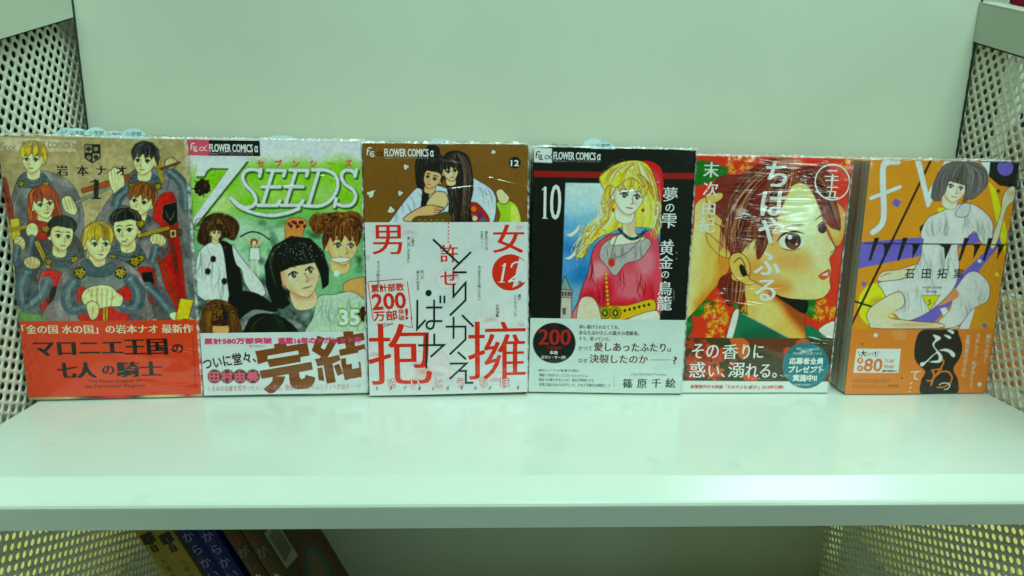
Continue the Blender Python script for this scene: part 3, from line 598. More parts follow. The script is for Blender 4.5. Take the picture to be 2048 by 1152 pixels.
    A.l([(690, 420), (716, 466), (694, 486)], 3, (90, 50, 30)); A.f([(640, 590), (665, 570), (690, 560), (686, 590), (660, 606)], (206, 92, 66), ol=(110, 40, 30)); A.f([(652, 586), (684, 572), (680, 588)], (225, 230, 215), sm=False)
    A.hair([(400, 90), (470, 75), (540, 95), (560, 160), (520, 190), (470, 300), (420, 430), (380, 510), (360, 500), (360, 380), (330, 250)], HR, HL, HH, [(470, 90, 380, 250, 370, 480), (500, 90, 470, 220, 400, 470), (530, 100, 540, 160, 500, 220)], 90, 17, wd=4, ol=None)
    A.hair([(560, 110), (640, 105), (700, 140), (700, 230), (735, 330), (738, 388), (700, 360), (660, 260), (600, 190)], HR, HL, HH, [(570, 120, 660, 220, 730, 380), (620, 110, 690, 200, 730, 370)], 50, 27, wd=4, ol=None)
    A.e(510, 90, 60, 22, (206, 200, 180), fe=20, al=.55)
    # fingers over the hair
    for P in ([(150, 300), (200, 335), (225, 380), (205, 372), (160, 345)], [(140, 400), (190, 440), (240, 480), (240, 510), (200, 500), (150, 450)], [(140, 240), (200, 222), (212, 240), (190, 262), (150, 275)]): A.f(P, SKN, ol=INK, ow=1.8)
    # green robe collar
    A.f([(260, 745), (300, 755), (520, 870), (560, 900), (240, 900), (238, 820)], (16, 110, 80), ol=INK, ow=2, clip=True); A.e(380, 850, 90, 30, (10, 84, 64), fe=40, al=.7); A.clip = None
    A.f([(238, 820), (262, 745), (285, 750), (250, 880), (225, 880)], (190, 206, 190), ol=INK); A.f([(585, 810), (640, 830), (700, 860), (700, 900), (600, 900)], (16, 110, 80), ol=INK); A.f([(640, 830), (712, 790), (715, 860), (700, 870)], (190, 200, 184), ol=INK)
    A.l([(300, 755), (500, 860), (560, 900)], 3, (190, 206, 190))
    A.locks([(440, 100), (330, 200), (250, 330), (240, 470)], 60, 22, [(40, 18, 10), (190, 150, 116), (84, 38, 20)], 31, 3, 6, 1); A.locks([(500, 90), (430, 220), (390, 360), (370, 470)], 50, 14, [(40, 18, 10), (200, 160, 126), (84, 38, 20)], 32, 3, 5, 1)
    A.pen(.2, .0); A.noise(1.8, .06, 24); A.noise(12, .05, 25); A.punch(1.15, .45, 1.12)
def band5(A):
    A.img[:] = np.array((62, 58, 26))/255.
    A.clip = None
    A.f([(20, 850), (730, 855), (725, 1075), (20, 1060)], (62, 56, 26), sm=False)
    A.f([(250, 862), (520, 865), (560, 900), (700, 1060), (640, 1060), (430, 930)], (96, 54, 22), fe=8, al=.9); A.f([(560, 866), (600, 880), (590, 930), (640, 960), (540, 900)], (196, 84, 30), fe=3, al=.9)
    A.f([(300, 862), (330, 900), (300, 960), (240, 862)], (196, 100, 34), fe=3, al=.9)
    rr = np.random.RandomState(6)
    for i in range(26):
        x, y = 45+rr.rand()*230*(.4+.6*rr.rand()), 880+rr.rand()*175
        c = ((170, 52, 22), (190, 70, 26), (150, 40, 22), (196, 92, 34))[rr.randint(4)]
        for k in range(5): t = k*1.257+i; A.e(x+15*math.cos(t), y+15*math.sin(t), 14, 8, c, rot=math.degrees(t), al=.85)
        A.e(x, y, 4, 4, (80, 90, 40))
    for x, y in ((500, 922, ), (320, 1035), (700, 1020), (350, 1040)): A.e(x, y, 18, 18, (186, 70, 30))
    A.f([(10, 1049), (740, 1058), (740, 1130), (10, 1130)], (188, 224, 207), sm=False)
    A.e(582, 985, 104, 102, (14, 118, 122))

def art6(A):
    OG = (204, 142, 20); PU = (106, 104, 176); PW = (190, 214, 208); YE = (196, 204, 30)
    A.img[:] = np.array(OG)/255.
    P = lambda pts, c, **k: A.f(pts, c, sm=False, **k)
    P([(125, 428), (640, 385), (800, 375), (760, 400), (470, 470), (120, 542)], PU)
    P([(790, 380), (740, 410), (300, 810), (420, 810), (560, 660)], PU)
    P([(690, 160), (725, 200), (775, 380), (765, 480), (740, 400)], YE); P([(470, 278), (512, 278), (505, 320), (470, 320)], YE)
    A.e(205, 700, 84, 96, YE); A.e(205, 700, 36, 40, (150, 140, 30), fe=20, al=.5)
    P([(690, 78), (835, 80), (820, 190), (740, 180), (680, 130)], (18, 20, 18)); A.e(766, 103, 36, 36, PU)
    A.l([(438, 78), (85, 800)], 9, (18, 20, 16), sm=False); A.l([(100, 680), (240, 725), (430, 800)], 7, (18, 20, 16), sm=False)
    A.e(411, 370, 20, 20, (18, 20, 16))
    # big pale letters: f and w
    A.l([(262, 78), (236, 96), (232, 180), (236, 290), (226, 350), (188, 385)], 26, PW); A.l([(182, 238), (305, 190)], 17, PW, sm=False); A.l([(236, 96), (262, 86), (300, 84)], 20, PW)
    P([(370, 76), (398, 76), (428, 210), (500, 76), (528, 76), (432, 276), (420, 276)], PW); P([(660, 76), (700, 76), (690, 170), (672, 150)], PW)
    P([(476, 715), (502, 708), (560, 800), (520, 806)], PW); P([(618, 710), (634, 712), (606, 806), (560, 806)], PW); P([(722, 765), (742, 770), (736, 806), (728, 806)], PW)
    for x, y, r, c in ((290, 258, 15, PU), (148, 607, 9, PU), (675, 790, 9, PU), (652, 508, 8, PW), (735, 204, 6, (18, 20, 18))): P(rotp([(-1, -1), (1, -1), (1, 1), (-1, 1)], x, y, r, 30), c)
    A.e(730, 567, 10, 10, YE)
    rr = np.random.RandomState(5)
    # figure in a white dress, seated sideways
    SKN = (212, 204, 168); DR = (186, 206, 196)
    A.f([(700, 430), (745, 300), (752, 240), (770, 200), (800, 182), (812, 200), (808, 240), (770, 285), (740, 400), (715, 455)], SKN, ol=INK, ow=1.5)
    for i in range(4): A.l([(772+9*i, 196+3*i), (778+8*i, 225)], 1.2, (130, 100, 70))
    A.f([(205, 590), (230, 555), (300, 545), (390, 520), (400, 570), (330, 580), (260, 600)], SKN, ol=INK, ow=1.4)
    for i in range(3): A.l([(215+10*i, 580-6*i), (250+10*i, 560)], 1.2, (130, 100, 70))
    A.f([(540, 640), (600, 560), (650, 560), (695, 610), (690, 680), (620, 720), (560, 790), (480, 800), (470, 770), (520, 720)], DR, ol=INK, ow=1.4, clip=True); folds(A, [(560, 640), (620, 600), (650, 640), (600, 700)], (120, 140, 132), 22, 4, (30, 60), 2.2); A.clip = None
    A.f([(520, 620), (560, 660), (480, 700), (440, 690)], (200, 140, 96), fe=4)
    A.f([(420, 400), (390, 500), (330, 580), (215, 600), (230, 640), (300, 760), (400, 745), (520, 650), (560, 560), (555, 450), (560, 400)], DR, ol=INK, ow=1.5, clip=True)
    folds(A, [(400, 450), (430, 500), (480, 470), (520, 480), (380, 620), (450, 600), (320, 640)], (120, 142, 134), 46, 5, (26, 100), 2.4, .55); A.clip = None
    A.f([(160, 735), (200, 690), (300, 640), (320, 700), (250, 750), (380, 770), (480, 780), (470, 800), (200, 800), (170, 780)], SKN, ol=INK, ow=1.6); A.e(230, 730, 60, 26, (222, 200, 150), fe=20, al=.8); A.e(360, 785, 90, 10, (206, 150, 100), fe=14, al=.6)
    A.f([(400, 412), (420, 330), (470, 300), (560, 262), (620, 260), (680, 300), (712, 350), (700, 440), (660, 430), (630, 380), (600, 400), (520, 410)], DR, ol=INK, ow=1.5, clip=True)
    folds(A, [(440, 330), (500, 320), (600, 300), (650, 320), (680, 340)], (120, 142, 134), 36, 6, (26, 80), 2.4, .6); A.clip = None
    A.f([(418, 404), (520, 400), (600, 396), (560, 440), (420, 420)], DR)
    plain_head(A, 540, 185, 70, (92, 98, 92), (40, 44, 42), (140, 146, 138), deg=12, flip=-1, style='bob', seed=81, skin=(218, 212, 186), big=1.1, brow=(80, 70, 60))
    A.hair([(480, 190), (475, 130), (500, 92), (560, 78), (630, 80), (680, 110), (690, 170), (660, 210), (620, 240), (590, 230), (596, 180), (560, 150), (520, 160), (500, 215), (470, 235)], (98, 104, 98), (50, 54, 52), (146, 152, 144), [(570, 84, 500, 120, 480, 220), (580, 84, 560, 120, 540, 170), (590, 84, 650, 130, 640, 220), (600, 84, 680, 130, 670, 200)], 90, 9, wd=3.4)
    A.f([(420, 402), (468, 402), (548, 402), (530, 424), (480, 428)], (208, 178, 130), fe=8, al=.0)
    A.f([(545, 300), (575, 262), (610, 262), (600, 310), (560, 318)], (176, 196, 188), ol=INK, ow=1.3)
    # title as black wedges on a line
    A.l([(150, 432), (775, 437)], 3.2, (16, 18, 14), sm=False)
    for x0 in (195, 318, 585, 692):
        P([(x0, 408), (x0+20, 408), (x0-18, 508), (x0-26, 504)], (16, 18, 14)); P([(x0+36, 434), (x0+74, 434), (x0+38, 500), (x0+44, 450)], (16, 18, 14))
    P([(468, 434), (530, 434), (500, 502), (496, 450)], (16, 18, 14))
    P([(398, 658), (478, 657), (432, 724)], (176, 190, 30), ol=INK, al=.9)
    A.pen(.25, .0); A.noise(1.8, .05, 34); A.noise(12, .04, 35); A.punch(1.12, .5, 1.1)
def band6(A):
    A.img[:] = np.array((212, 124, 36))/255.
    A.e(300, 815, 34, 38, (218, 146, 74), fe=2, al=.7)
    A.f([(405, 806), (370, 850), (362, 920), (380, 960), (410, 990), (392, 1030), (398, 1090), (545, 1090), (556, 1030), (536, 980), (565, 930), (575, 880), (560, 830), (540, 806)], (18, 26, 18))
    for x, y, r in ((196, 829, 8), ): A.f(rotp([(-1, -1), (1, -1), (1, 1), (-1, 1)], x, y, r, 40), (190, 214, 204), sm=False)
    for x, y in ((139, 867), (308, 1016)): A.e(x, y, 3.5, 3.5, (20, 20, 16))
    A.e(653, 1050, 10, 10, (190, 214, 204)); A.e(348, 1040, 4, 4, (200, 214, 190)); A.e(345, 1060, 4, 4, (200, 214, 190)); A.e(342, 1076, 3, 3, (200, 214, 190))
    A.f([(113, 888), (304, 889), (292, 994), (99, 992)], (190, 222, 208), sm=False)
    # brush strokes of the large kana
    z = (1660, 640, 5.851); WH = (196, 222, 208)
    A.f([(1195, 185), (1260, 195), (1292, 230), (1225, 275), (1215, 320), (1255, 370), (1300, 420), (1310, 470), (1280, 510), (1200, 512), (1130, 500), (1080, 550), (1045, 545), (1050, 510), (1110, 495), (1180, 430), (1235, 385), (1205, 330), (1190, 290), (1225, 235)], WH, win=z)
    A.f([(1140, 495), (1180, 450), (1235, 405), (1262, 430), (1258, 480), (1200, 490)], (18, 26, 18), win=z)
    A.f([(1270, 368), (1340, 348), (1410, 365), (1460, 410), (1455, 450), (1420, 440), (1390, 400), (1340, 378)], WH, win=z)
    A.f([(1330, 185), (1380, 190), (1415, 215), (1400, 235), (1360, 215)], WH, win=z); A.f([(1365, 130), (1420, 128), (1450, 155), (1435, 178), (1400, 158)], WH, win=z)
    O = (206, 122, 38)
    A.l([(1315, 480), (1325, 510), (1290, 580), (1240, 650), (1180, 720), (1125, 722)], 20, O, win=z); A.l([(1180, 600), (1260, 590), (1300, 590)], 16, O, win=z); A.l([(1190, 605), (1210, 660), (1175, 775)], 24, O, win=z)
    A.l([(1215, 680), (1300, 620), (1380, 625), (1425, 690), (1400, 760), (1330, 800), (1250, 805)], 20, O, win=z); A.l([(1275, 775), (1320, 755), (1380, 762), (1400, 790), (1375, 825), (1335, 832)], 13, WH, win=z)
    A.noise(1.8, .03, 44)

def flat_band(col):
    def fn(A):
        A.img[:] = np.array(col)/255.; A.noise(10, .03, 3)
    return fn
def band1(A):
    A.img[:] = np.array((196, 62, 18))/255.; A.noise(10, .04, 3)
    for i in range(34):
        t = i/33; A.e(102+28*t+2.2*math.sin(i*2.5), 862+230*t, 1.7, 2.2, (140, 50, 16)); A.e(782+15*t+2.2*math.sin(i*2.5), 858+212*t, 1.9, 2.4, (70, 30, 14))
def band2(A):
    A.img[:] = np.array((184, 217, 205))/255.; A.noise(10, .03, 3)
    for i in range(4): A.e(140+52*i, 1022, 29, 29, (76, 56, 24))
def band4(A):
    A.img[:] = np.array((178, 218, 200))/255.; A.noise(10, .03, 3)
    A.e(143, 880, 88, 84, (16, 24, 20)); z = (1040, 630, 6.0235)
    A.l([(180, 662), (178, 860)], 3, (100, 120, 110), sm=False, win=z); A.l([(1124, 685), (1120, 890)], 3, (100, 120, 110), sm=False, win=z); A.l([(1555, 565), (1808, 566)], 5, (70, 30, 28), sm=False, win=z)
ART = {1: art1, 2: art2, 3: art3, 4: art4, 5: art5, 6: art6}
BANDART = {1: band1, 2: band2, 3: band3, 4: band4, 5: band5, 6: band6}
# ------------------------------------------------------------------ materials
def mat(name, col=(.8, .8, .8), rough=.5, spec=.5, metal=0, attr=None, bump=None, var=None, coat=0, sub=0, emit=None):
    m = bpy.data.materials.new(name); m.use_nodes = True; nt = m.node_tree; b = nt.nodes['Principled BSDF']
    b.inputs['Base Color'].default_value = (*col, 1); b.inputs['Roughness'].default_value = rough
    b.inputs['Specular IOR Level'].default_value = spec; b.inputs['Metallic'].default_value = metal
    b.inputs['Coat Weight'].default_value = coat; b.inputs['Coat Roughness'].default_value = .12
    if attr:
        a = nt.nodes.new('ShaderNodeAttribute'); a.attribute_name = attr; nt.links.new(a.outputs['Color'], b.inputs['Base Color'])
    tc = None
    if bump or var: tc = nt.nodes.new('ShaderNodeTexCoord')
    if bump:                                              # (scale, strength, distance[, stretch])
        n = nt.nodes.new('ShaderNodeTexNoise'); n.inputs['Scale'].default_value = bump[0]; n.inputs['Detail'].default_value = 4
        src = tc.outputs['Object']
        if len(bump) > 3:
            mp = nt.nodes.new('ShaderNodeMapping'); mp.inputs['Scale'].default_value = bump[3]; nt.links.new(src, mp.inputs['Vector']); src = mp.outputs['Vector']
        nt.links.new(src, n.inputs['Vector'])
        bp = nt.nodes.new('ShaderNodeBump'); bp.inputs['Strength'].default_value = bump[1]; bp.inputs['Distance'].default_value = bump[2]
        nt.links.new(n.outputs['Fac'], bp.inputs['Height']); nt.links.new(bp.outputs['Normal'], b.inputs['Normal'])
    if var:                                               # (scale, colour2, stretch)
        n = nt.nodes.new('ShaderNodeTexNoise'); n.inputs['Scale'].default_value = var[0]; n.inputs['Detail'].default_value = 5
        mp = nt.nodes.new('ShaderNodeMapping'); mp.inputs['Scale'].default_value = var[2]; nt.links.new(tc.outputs['Object'], mp.inputs['Vector']); nt.links.new(mp.outputs['Vector'], n.inputs['Vector'])
        r = nt.nodes.new('ShaderNodeValToRGB'); r.color_ramp.elements[0].position = .35; r.color_ramp.elements[1].position = .65
        r.color_ramp.elements[0].color = (*col, 1); r.color_ramp.elements[1].color = (*var[1], 1)
        nt.links.new(n.outputs['Fac'], r.inputs['Fac']); nt.links.new(r.outputs['Color'], b.inputs['Base Color'])
    return m
M = {}
M['print'] = mat('glossy_printed_jacket', attr='ink', rough=.45, spec=.25, bump=(900, .12, .0002))
def wear(m, base_rough, scale, amount, scratch=True):
    """handling marks: cloudy gloss, long fine scratches, faint grey scuffs"""
    nt = m.node_tree; b = nt.nodes['Principled BSDF']; L = nt.links.new
    tc = nt.nodes.new('ShaderNodeTexCoord'); n = nt.nodes.new('ShaderNodeTexNoise'); n.inputs['Scale'].default_value = scale; n.inputs['Detail'].default_value = 6; L(tc.outputs['Object'], n.inputs['Vector'])
    mr = nt.nodes.new('ShaderNodeMapRange'); mr.inputs['From Min'].default_value = .35; mr.inputs['From Max'].default_value = .7; mr.inputs['To Min'].default_value = base_rough; mr.inputs['To Max'].default_value = base_rough+.09
    L(n.outputs['Fac'], mr.inputs['Value']); L(mr.outputs['Result'], b.inputs['Roughness'])
    mp = nt.nodes.new('ShaderNodeMapping'); mp.inputs['Scale'].default_value = (7, 190, 190); mp.inputs['Rotation'].default_value = (0, 0, .12); s = nt.nodes.new('ShaderNodeTexNoise'); s.inputs['Scale'].default_value = 3; s.inputs['Detail'].default_value = 3
    L(tc.outputs['Object'], mp.inputs['Vector']); L(mp.outputs['Vector'], s.inputs['Vector'])
    r = nt.nodes.new('ShaderNodeMapRange'); r.inputs['From Min'].default_value = .70; r.inputs['From Max'].default_value = .78; L(s.outputs['Fac'], r.inputs['Value'])
    g = nt.nodes.new('ShaderNodeTexNoise'); g.inputs['Scale'].default_value = 38; g.inputs['Detail'].default_value = 8; L(tc.outputs['Object'], g.inputs['Vector'])
    q = nt.nodes.new('ShaderNodeMapRange'); q.inputs['From Min'].default_value = .64; q.inputs['From Max'].default_value = .80; L(g.outputs['Fac'], q.inputs['Value'])
    ad = nt.nodes.new('ShaderNodeMath'); ad.operation = 'MAXIMUM'; L(r.outputs['Result'], ad.inputs[0]); L(q.outputs['Result'], ad.inputs[1])
    mu = nt.nodes.new('ShaderNodeMath'); mu.operation = 'MULTIPLY'; mu.inputs[1].default_value = amount; L(ad.outputs[0], mu.inputs[0])
    mx = nt.nodes.new('ShaderNodeMix'); mx.data_type = 'RGBA'; src = b.inputs['Base Color'].links[0].from_socket; L(mu.outputs[0], mx.inputs['Factor']); L(src, mx.inputs[6]); mx.inputs[7].default_value = (.25, .26, .21, 1); L(mx.outputs[2], b.inputs['Base Color'])
M['lettering'] = mat('printed_lettering', attr='ink', rough=.4, spec=.4)
M['band'] = mat('printed_paper_band', attr='ink', rough=.42, spec=.4, bump=(700, .1, .0002))
M['pages'] = mat('page_edges', (.50, .47, .37), .85, .2, var=(1.0, (.68, .65, .54), (30, 2600, 30)))
M['steel'] = mat('white_enamelled_steel', (.67, .72, .65), .16, .5, bump=(1500, .25, .00012), var=(5, (.72, .77, .70), (1, 2.5, 1)))
M['back'] = mat('matt_back_panel', (.51, .54, .44), .5, .3, bump=(900, .2, .0002), var=(4, (.555, .58, .48), (1, 1, 1)))
M['mesh'] = mat('cream_perforated_steel', (.68, .67, .56), .5, .3, var=(14, (.73, .72, .60), (1, 1, 1)))
M['plate'] = mat('grey_green_bracket', (.50, .54, .44), .5, .4, bump=(900, .15, .0002), var=(12, (.54, .57, .47), (1, 1, 1)))
M['gap'] = mat('dark_joint', (.03, .04, .03), .8, .2)
M['slip'] = mat('pale_blue_slip', (.50, .66, .70), .5, .3, var=(60, (.56, .72, .76), (1, 1, 1)))
M['cream'] = mat('cream_board', (.62, .58, .36), .6, .3, var=(30, (.50, .44, .26), (1, 1, 3)))
M['dark'] = mat('black_board', (.012, .014, .014), .6, .3)

wear(M['steel'], .12, 9, .20); wear(M['back'], .45, 7, .07)
def film_material():
    """clear shrink film: mostly see-through, mirror-like at the creases"""
    m = bpy.data.materials.new('clear_shrink_film'); m.use_nodes = True; nt = m.node_tree
    for n in list(nt.nodes): nt.nodes.remove(n)
    out = nt.nodes.new('ShaderNodeOutputMaterial'); mx = nt.nodes.new('ShaderNodeMixShader'); tr = nt.nodes.new('ShaderNodeBsdfTransparent'); gl = nt.nodes.new('ShaderNodeBsdfGlossy')
    tr.inputs['Color'].default_value = (.97, .98, .975, 1); gl.inputs['Roughness'].default_value = .13; gl.inputs['Color'].default_value = (1, 1, 1, 1)
    tc = nt.nodes.new('ShaderNodeTexCoord'); mp = nt.nodes.new('ShaderNodeMapping'); mp.inputs['Rotation'].default_value = (0, .6, 0); mp.inputs['Scale'].default_value = (13, 13, 44)
    n = nt.nodes.new('ShaderNodeTexNoise'); n.inputs['Scale'].default_value = 1.0; n.inputs['Detail'].default_value = 3; n.inputs['Distortion'].default_value = 1.2
    zn = nt.nodes.new('ShaderNodeTexNoise'); zn.inputs['Scale'].default_value = 17; zn.inputs['Detail'].default_value = 1; zr = nt.nodes.new('ShaderNodeMapRange'); zr.inputs['From Min'].default_value = .45; zr.inputs['From Max'].default_value = .66; zr.inputs['To Min'].default_value = .06; zr.inputs['To Max'].default_value = 1.0
    bp = nt.nodes.new('ShaderNodeBump'); bp.inputs['Strength'].default_value = .45; bp.inputs['Distance'].default_value = .0030
    ge = nt.nodes.new('ShaderNodeNewGeometry'); dt = nt.nodes.new('ShaderNodeVectorMath'); dt.operation = 'DOT_PRODUCT'
    def mth(op, v=None):
        n_ = nt.nodes.new('ShaderNodeMath'); n_.operation = op
        if v is not None: n_.inputs[1].default_value = v
        return n_
    ab = mth('ABSOLUTE'); sb = mth('SUBTRACT'); sb.inputs[0].default_value = 1.0; pw = mth('POWER', 5.0); ml = mth('MULTIPLY', .90); fr = mth('ADD', .055)
    L = nt.links.new
    L(tc.outputs['Object'], mp.inputs['Vector']); L(mp.outputs['Vector'], n.inputs['Vector']); L(n.outputs['Fac'], bp.inputs['Height'])
    L(tc.outputs['Object'], zn.inputs['Vector']); L(zn.outputs['Fac'], zr.inputs['Value']); L(zr.outputs['Result'], bp.inputs['Strength'])
    L(bp.outputs['Normal'], gl.inputs['Normal']); L(bp.outputs['Normal'], dt.inputs[0]); L(ge.outputs['Incoming'], dt.inputs[1])
    L(dt.outputs['Value'], ab.inputs[0]); L(ab.outputs[0], sb.inputs[1]); L(sb.outputs[0], pw.inputs[0]); L(pw.outputs[0], ml.inputs[0]); L(ml.outputs[0], fr.inputs[0])
    L(fr.outputs[0], mx.inputs['Fac']); L(tr.outputs[0], mx.inputs[1]); L(gl.outputs[0], mx.inputs[2]); L(mx.outputs[0], out.inputs['Surface'])
    return m
M['film'] = film_material()
def seam_material():  # folded film, whitened in its colour so the edge shows glints
    m = bpy.data.materials.new('gathered_film'); m.use_nodes = True; nt = m.node_tree; b = nt.nodes['Principled BSDF']; b.inputs['Base Color'].default_value = (.82, .84, .82, 1); b.inputs['Roughness'].default_value = .12; b.inputs['Specular IOR Level'].default_value = .8
    n = nt.nodes.new('ShaderNodeTexNoise'); n.inputs['Scale'].default_value = 260; tc = nt.nodes.new('ShaderNodeTexCoord'); nt.links.new(tc.outputs['Object'], n.inputs['Vector'])
    r = nt.nodes.new('ShaderNodeMapRange'); r.inputs['From Min'].default_value = .38; r.inputs['From Max'].default_value = .68; r.inputs['To Min'].default_value = .04; r.inputs['To Max'].default_value = .75
    nt.links.new(n.outputs['Fac'], r.inputs['Value']); nt.links.new(r.outputs['Result'], b.inputs['Alpha']); return m
M['seam'] = seam_material()

# ------------------------------------------------------------------ mesh helpers
def mesh_obj(name, V, F, material, parent=None, ink_cols=None, smooth=False):
    me = bpy.data.meshes.new(name)
    V = np.asarray(V, np.float32)
    if isinstance(F, np.ndarray):                         # regular quads, fast path
        me.vertices.add(len(V)); me.vertices.foreach_set('co', V.ravel())
        me.loops.add(F.size); me.loops.foreach_set('vertex_index', F.ravel().astype(np.int32))
        me.polygons.add(len(F)); me.polygons.foreach_set('loop_start', np.arange(0, F.size, F.shape[1], dtype=np.int32))
        me.polygons.foreach_set('loop_total', np.full(len(F), F.shape[1], np.int32))
        me.update(calc_edges=True)
    else:
        me.from_pydata([tuple(v) for v in V.tolist()], [], F); me.update()
    if smooth: me.polygons.foreach_set('use_smooth', np.ones(len(me.polygons), bool))
    if ink_cols is not None:
        at = me.color_attributes.new('ink', 'FLOAT_COLOR', 'POINT')
        c = np.ones((len(V), 4), np.float32); c[:, :3] = ink_cols; at.data.foreach_set('color', c.ravel())
    me.materials.append(material)
    o = bpy.data.objects.new(name, me); COL.objects.link(o)
    if parent is not None: o.parent = parent
    return o
def box_vf(x0, x1, y0, y1, z0, z1):
    V = [(x, y, z) for x in (x0, x1) for y in (y0, y1) for z in (z0, z1)]
    F = [(0, 1, 3, 2), (4, 6, 7, 5), (0, 4, 5, 1), (2, 3, 7, 6), (0, 2, 6, 4), (1, 5, 7, 3)]
    return V, F
def box(name, b, material, parent=None, bevel=0):
    bm = bmesh.new(); V, F = box_vf(*b); vs = [bm.verts.new(v) for v in V]; [bm.faces.new([vs[i] for i in f]) for f in F]
    bmesh.ops.recalc_face_normals(bm, faces=bm.faces)
    if bevel: bmesh.ops.bevel(bm, geom=list(bm.edges), offset=bevel, segments=2, affect='EDGES')
    me = bpy.data.meshes.new(name); bm.to_mesh(me); bm.free(); me.materials.append(material)
    o = bpy.data.objects.new(name, me); COL.objects.link(o)
    if parent is not None: o.parent = parent
    return o
def prism(name, prof, axis, a0, a1, material, parent=None, bevel=0):
    """profile (two other coordinates) swept along an axis"""
    def p(u, v, a): return {'x': (a, u, v), 'y': (u, a, v), 'z': (u, v, a)}[axis]
    bm = bmesh.new(); A = [bm.verts.new(p(u, v, a0)) for u, v in prof]; B = [bm.verts.new(p(u, v, a1)) for u, v in prof]; n = len(prof)
    bm.faces.new(A); bm.faces.new(B[::-1]); [bm.faces.new((A[i], B[i], B[(i+1) % n], A[(i+1) % n])) for i in range(n)]
    bmesh.ops.recalc_face_normals(bm, faces=bm.faces)
    if bevel: bmesh.ops.bevel(bm, geom=[e for e in bm.edges if abs(e.verts[0].co['xyz'.index(axis)]-e.verts[1].co['xyz'.index(axis)]) > 1e-5], offset=bevel, segments=3, affect='EDGES')
    me = bpy.data.meshes.new(name); bm.to_mesh(me); bm.free(); me.materials.append(material)
    o = bpy.data.objects.new(name, me); COL.objects.link(o)
    if parent is not None: o.parent = parent
    return o
def empty(name, loc=(0, 0, 0), rot=(0, 0, 0), **props):
    o = bpy.data.objects.new(name, None); o.location = loc; o.rotation_euler = rot; o.empty_display_size = .02; COL.objects.link(o)
    for k, v in props.items(): o[k] = v
    return o

# ------------------------------------------------------------------ the shelf unit
XS, XL, XR, YB, YC, YF, YL = -0.2987, -0.3075, 0.3812, 0.0884, -0.1095, -0.1385, 0.2003
unit = empty('shelf_unit', (0, 0, 0), label='white steel display shelf with perforated cream side panels behind the row of comics', category='shelf')
# board: flat top, a lip that dips towards the front, a face that turns back under
top = [(YB+.12, 0.0), (YC, 0.0), (YC-.0010, -.0003), (-.1240, -.0072), (-.1250, -.0082), (-.1254, -.0096), (-.1250, -.0110), (-.1195, -.0258), (-.10, -.0258), (-.10, -.0185), (YB+.12, -.0185)]
prism('shelf_board', top, 'x', XS, XR-.0012, M['steel'], unit)
box('back_panel', (XS+.0008, XR-.0018, YB, YB+.004, .0004, .36), M['back'], unit)
box('lower_back_panel', (XL-.02, XR+.02, YL, YL+.004, -.42, -.02), M['back'], unit)
prism('lower_board', [(YL, -.295), (-.16, -.295), (-.16, -.315), (YL, -.315)], 'x', XL, XR, M['steel'], unit)
# the plate under the tilted shelf above
E0, E1 = (.0892, .2603), (.0057, .2338); sl = (E0[1]-E1[1])/(E0[0]-E1[0])
edge = lambda y: E0[1]+(y-E0[0])*sl

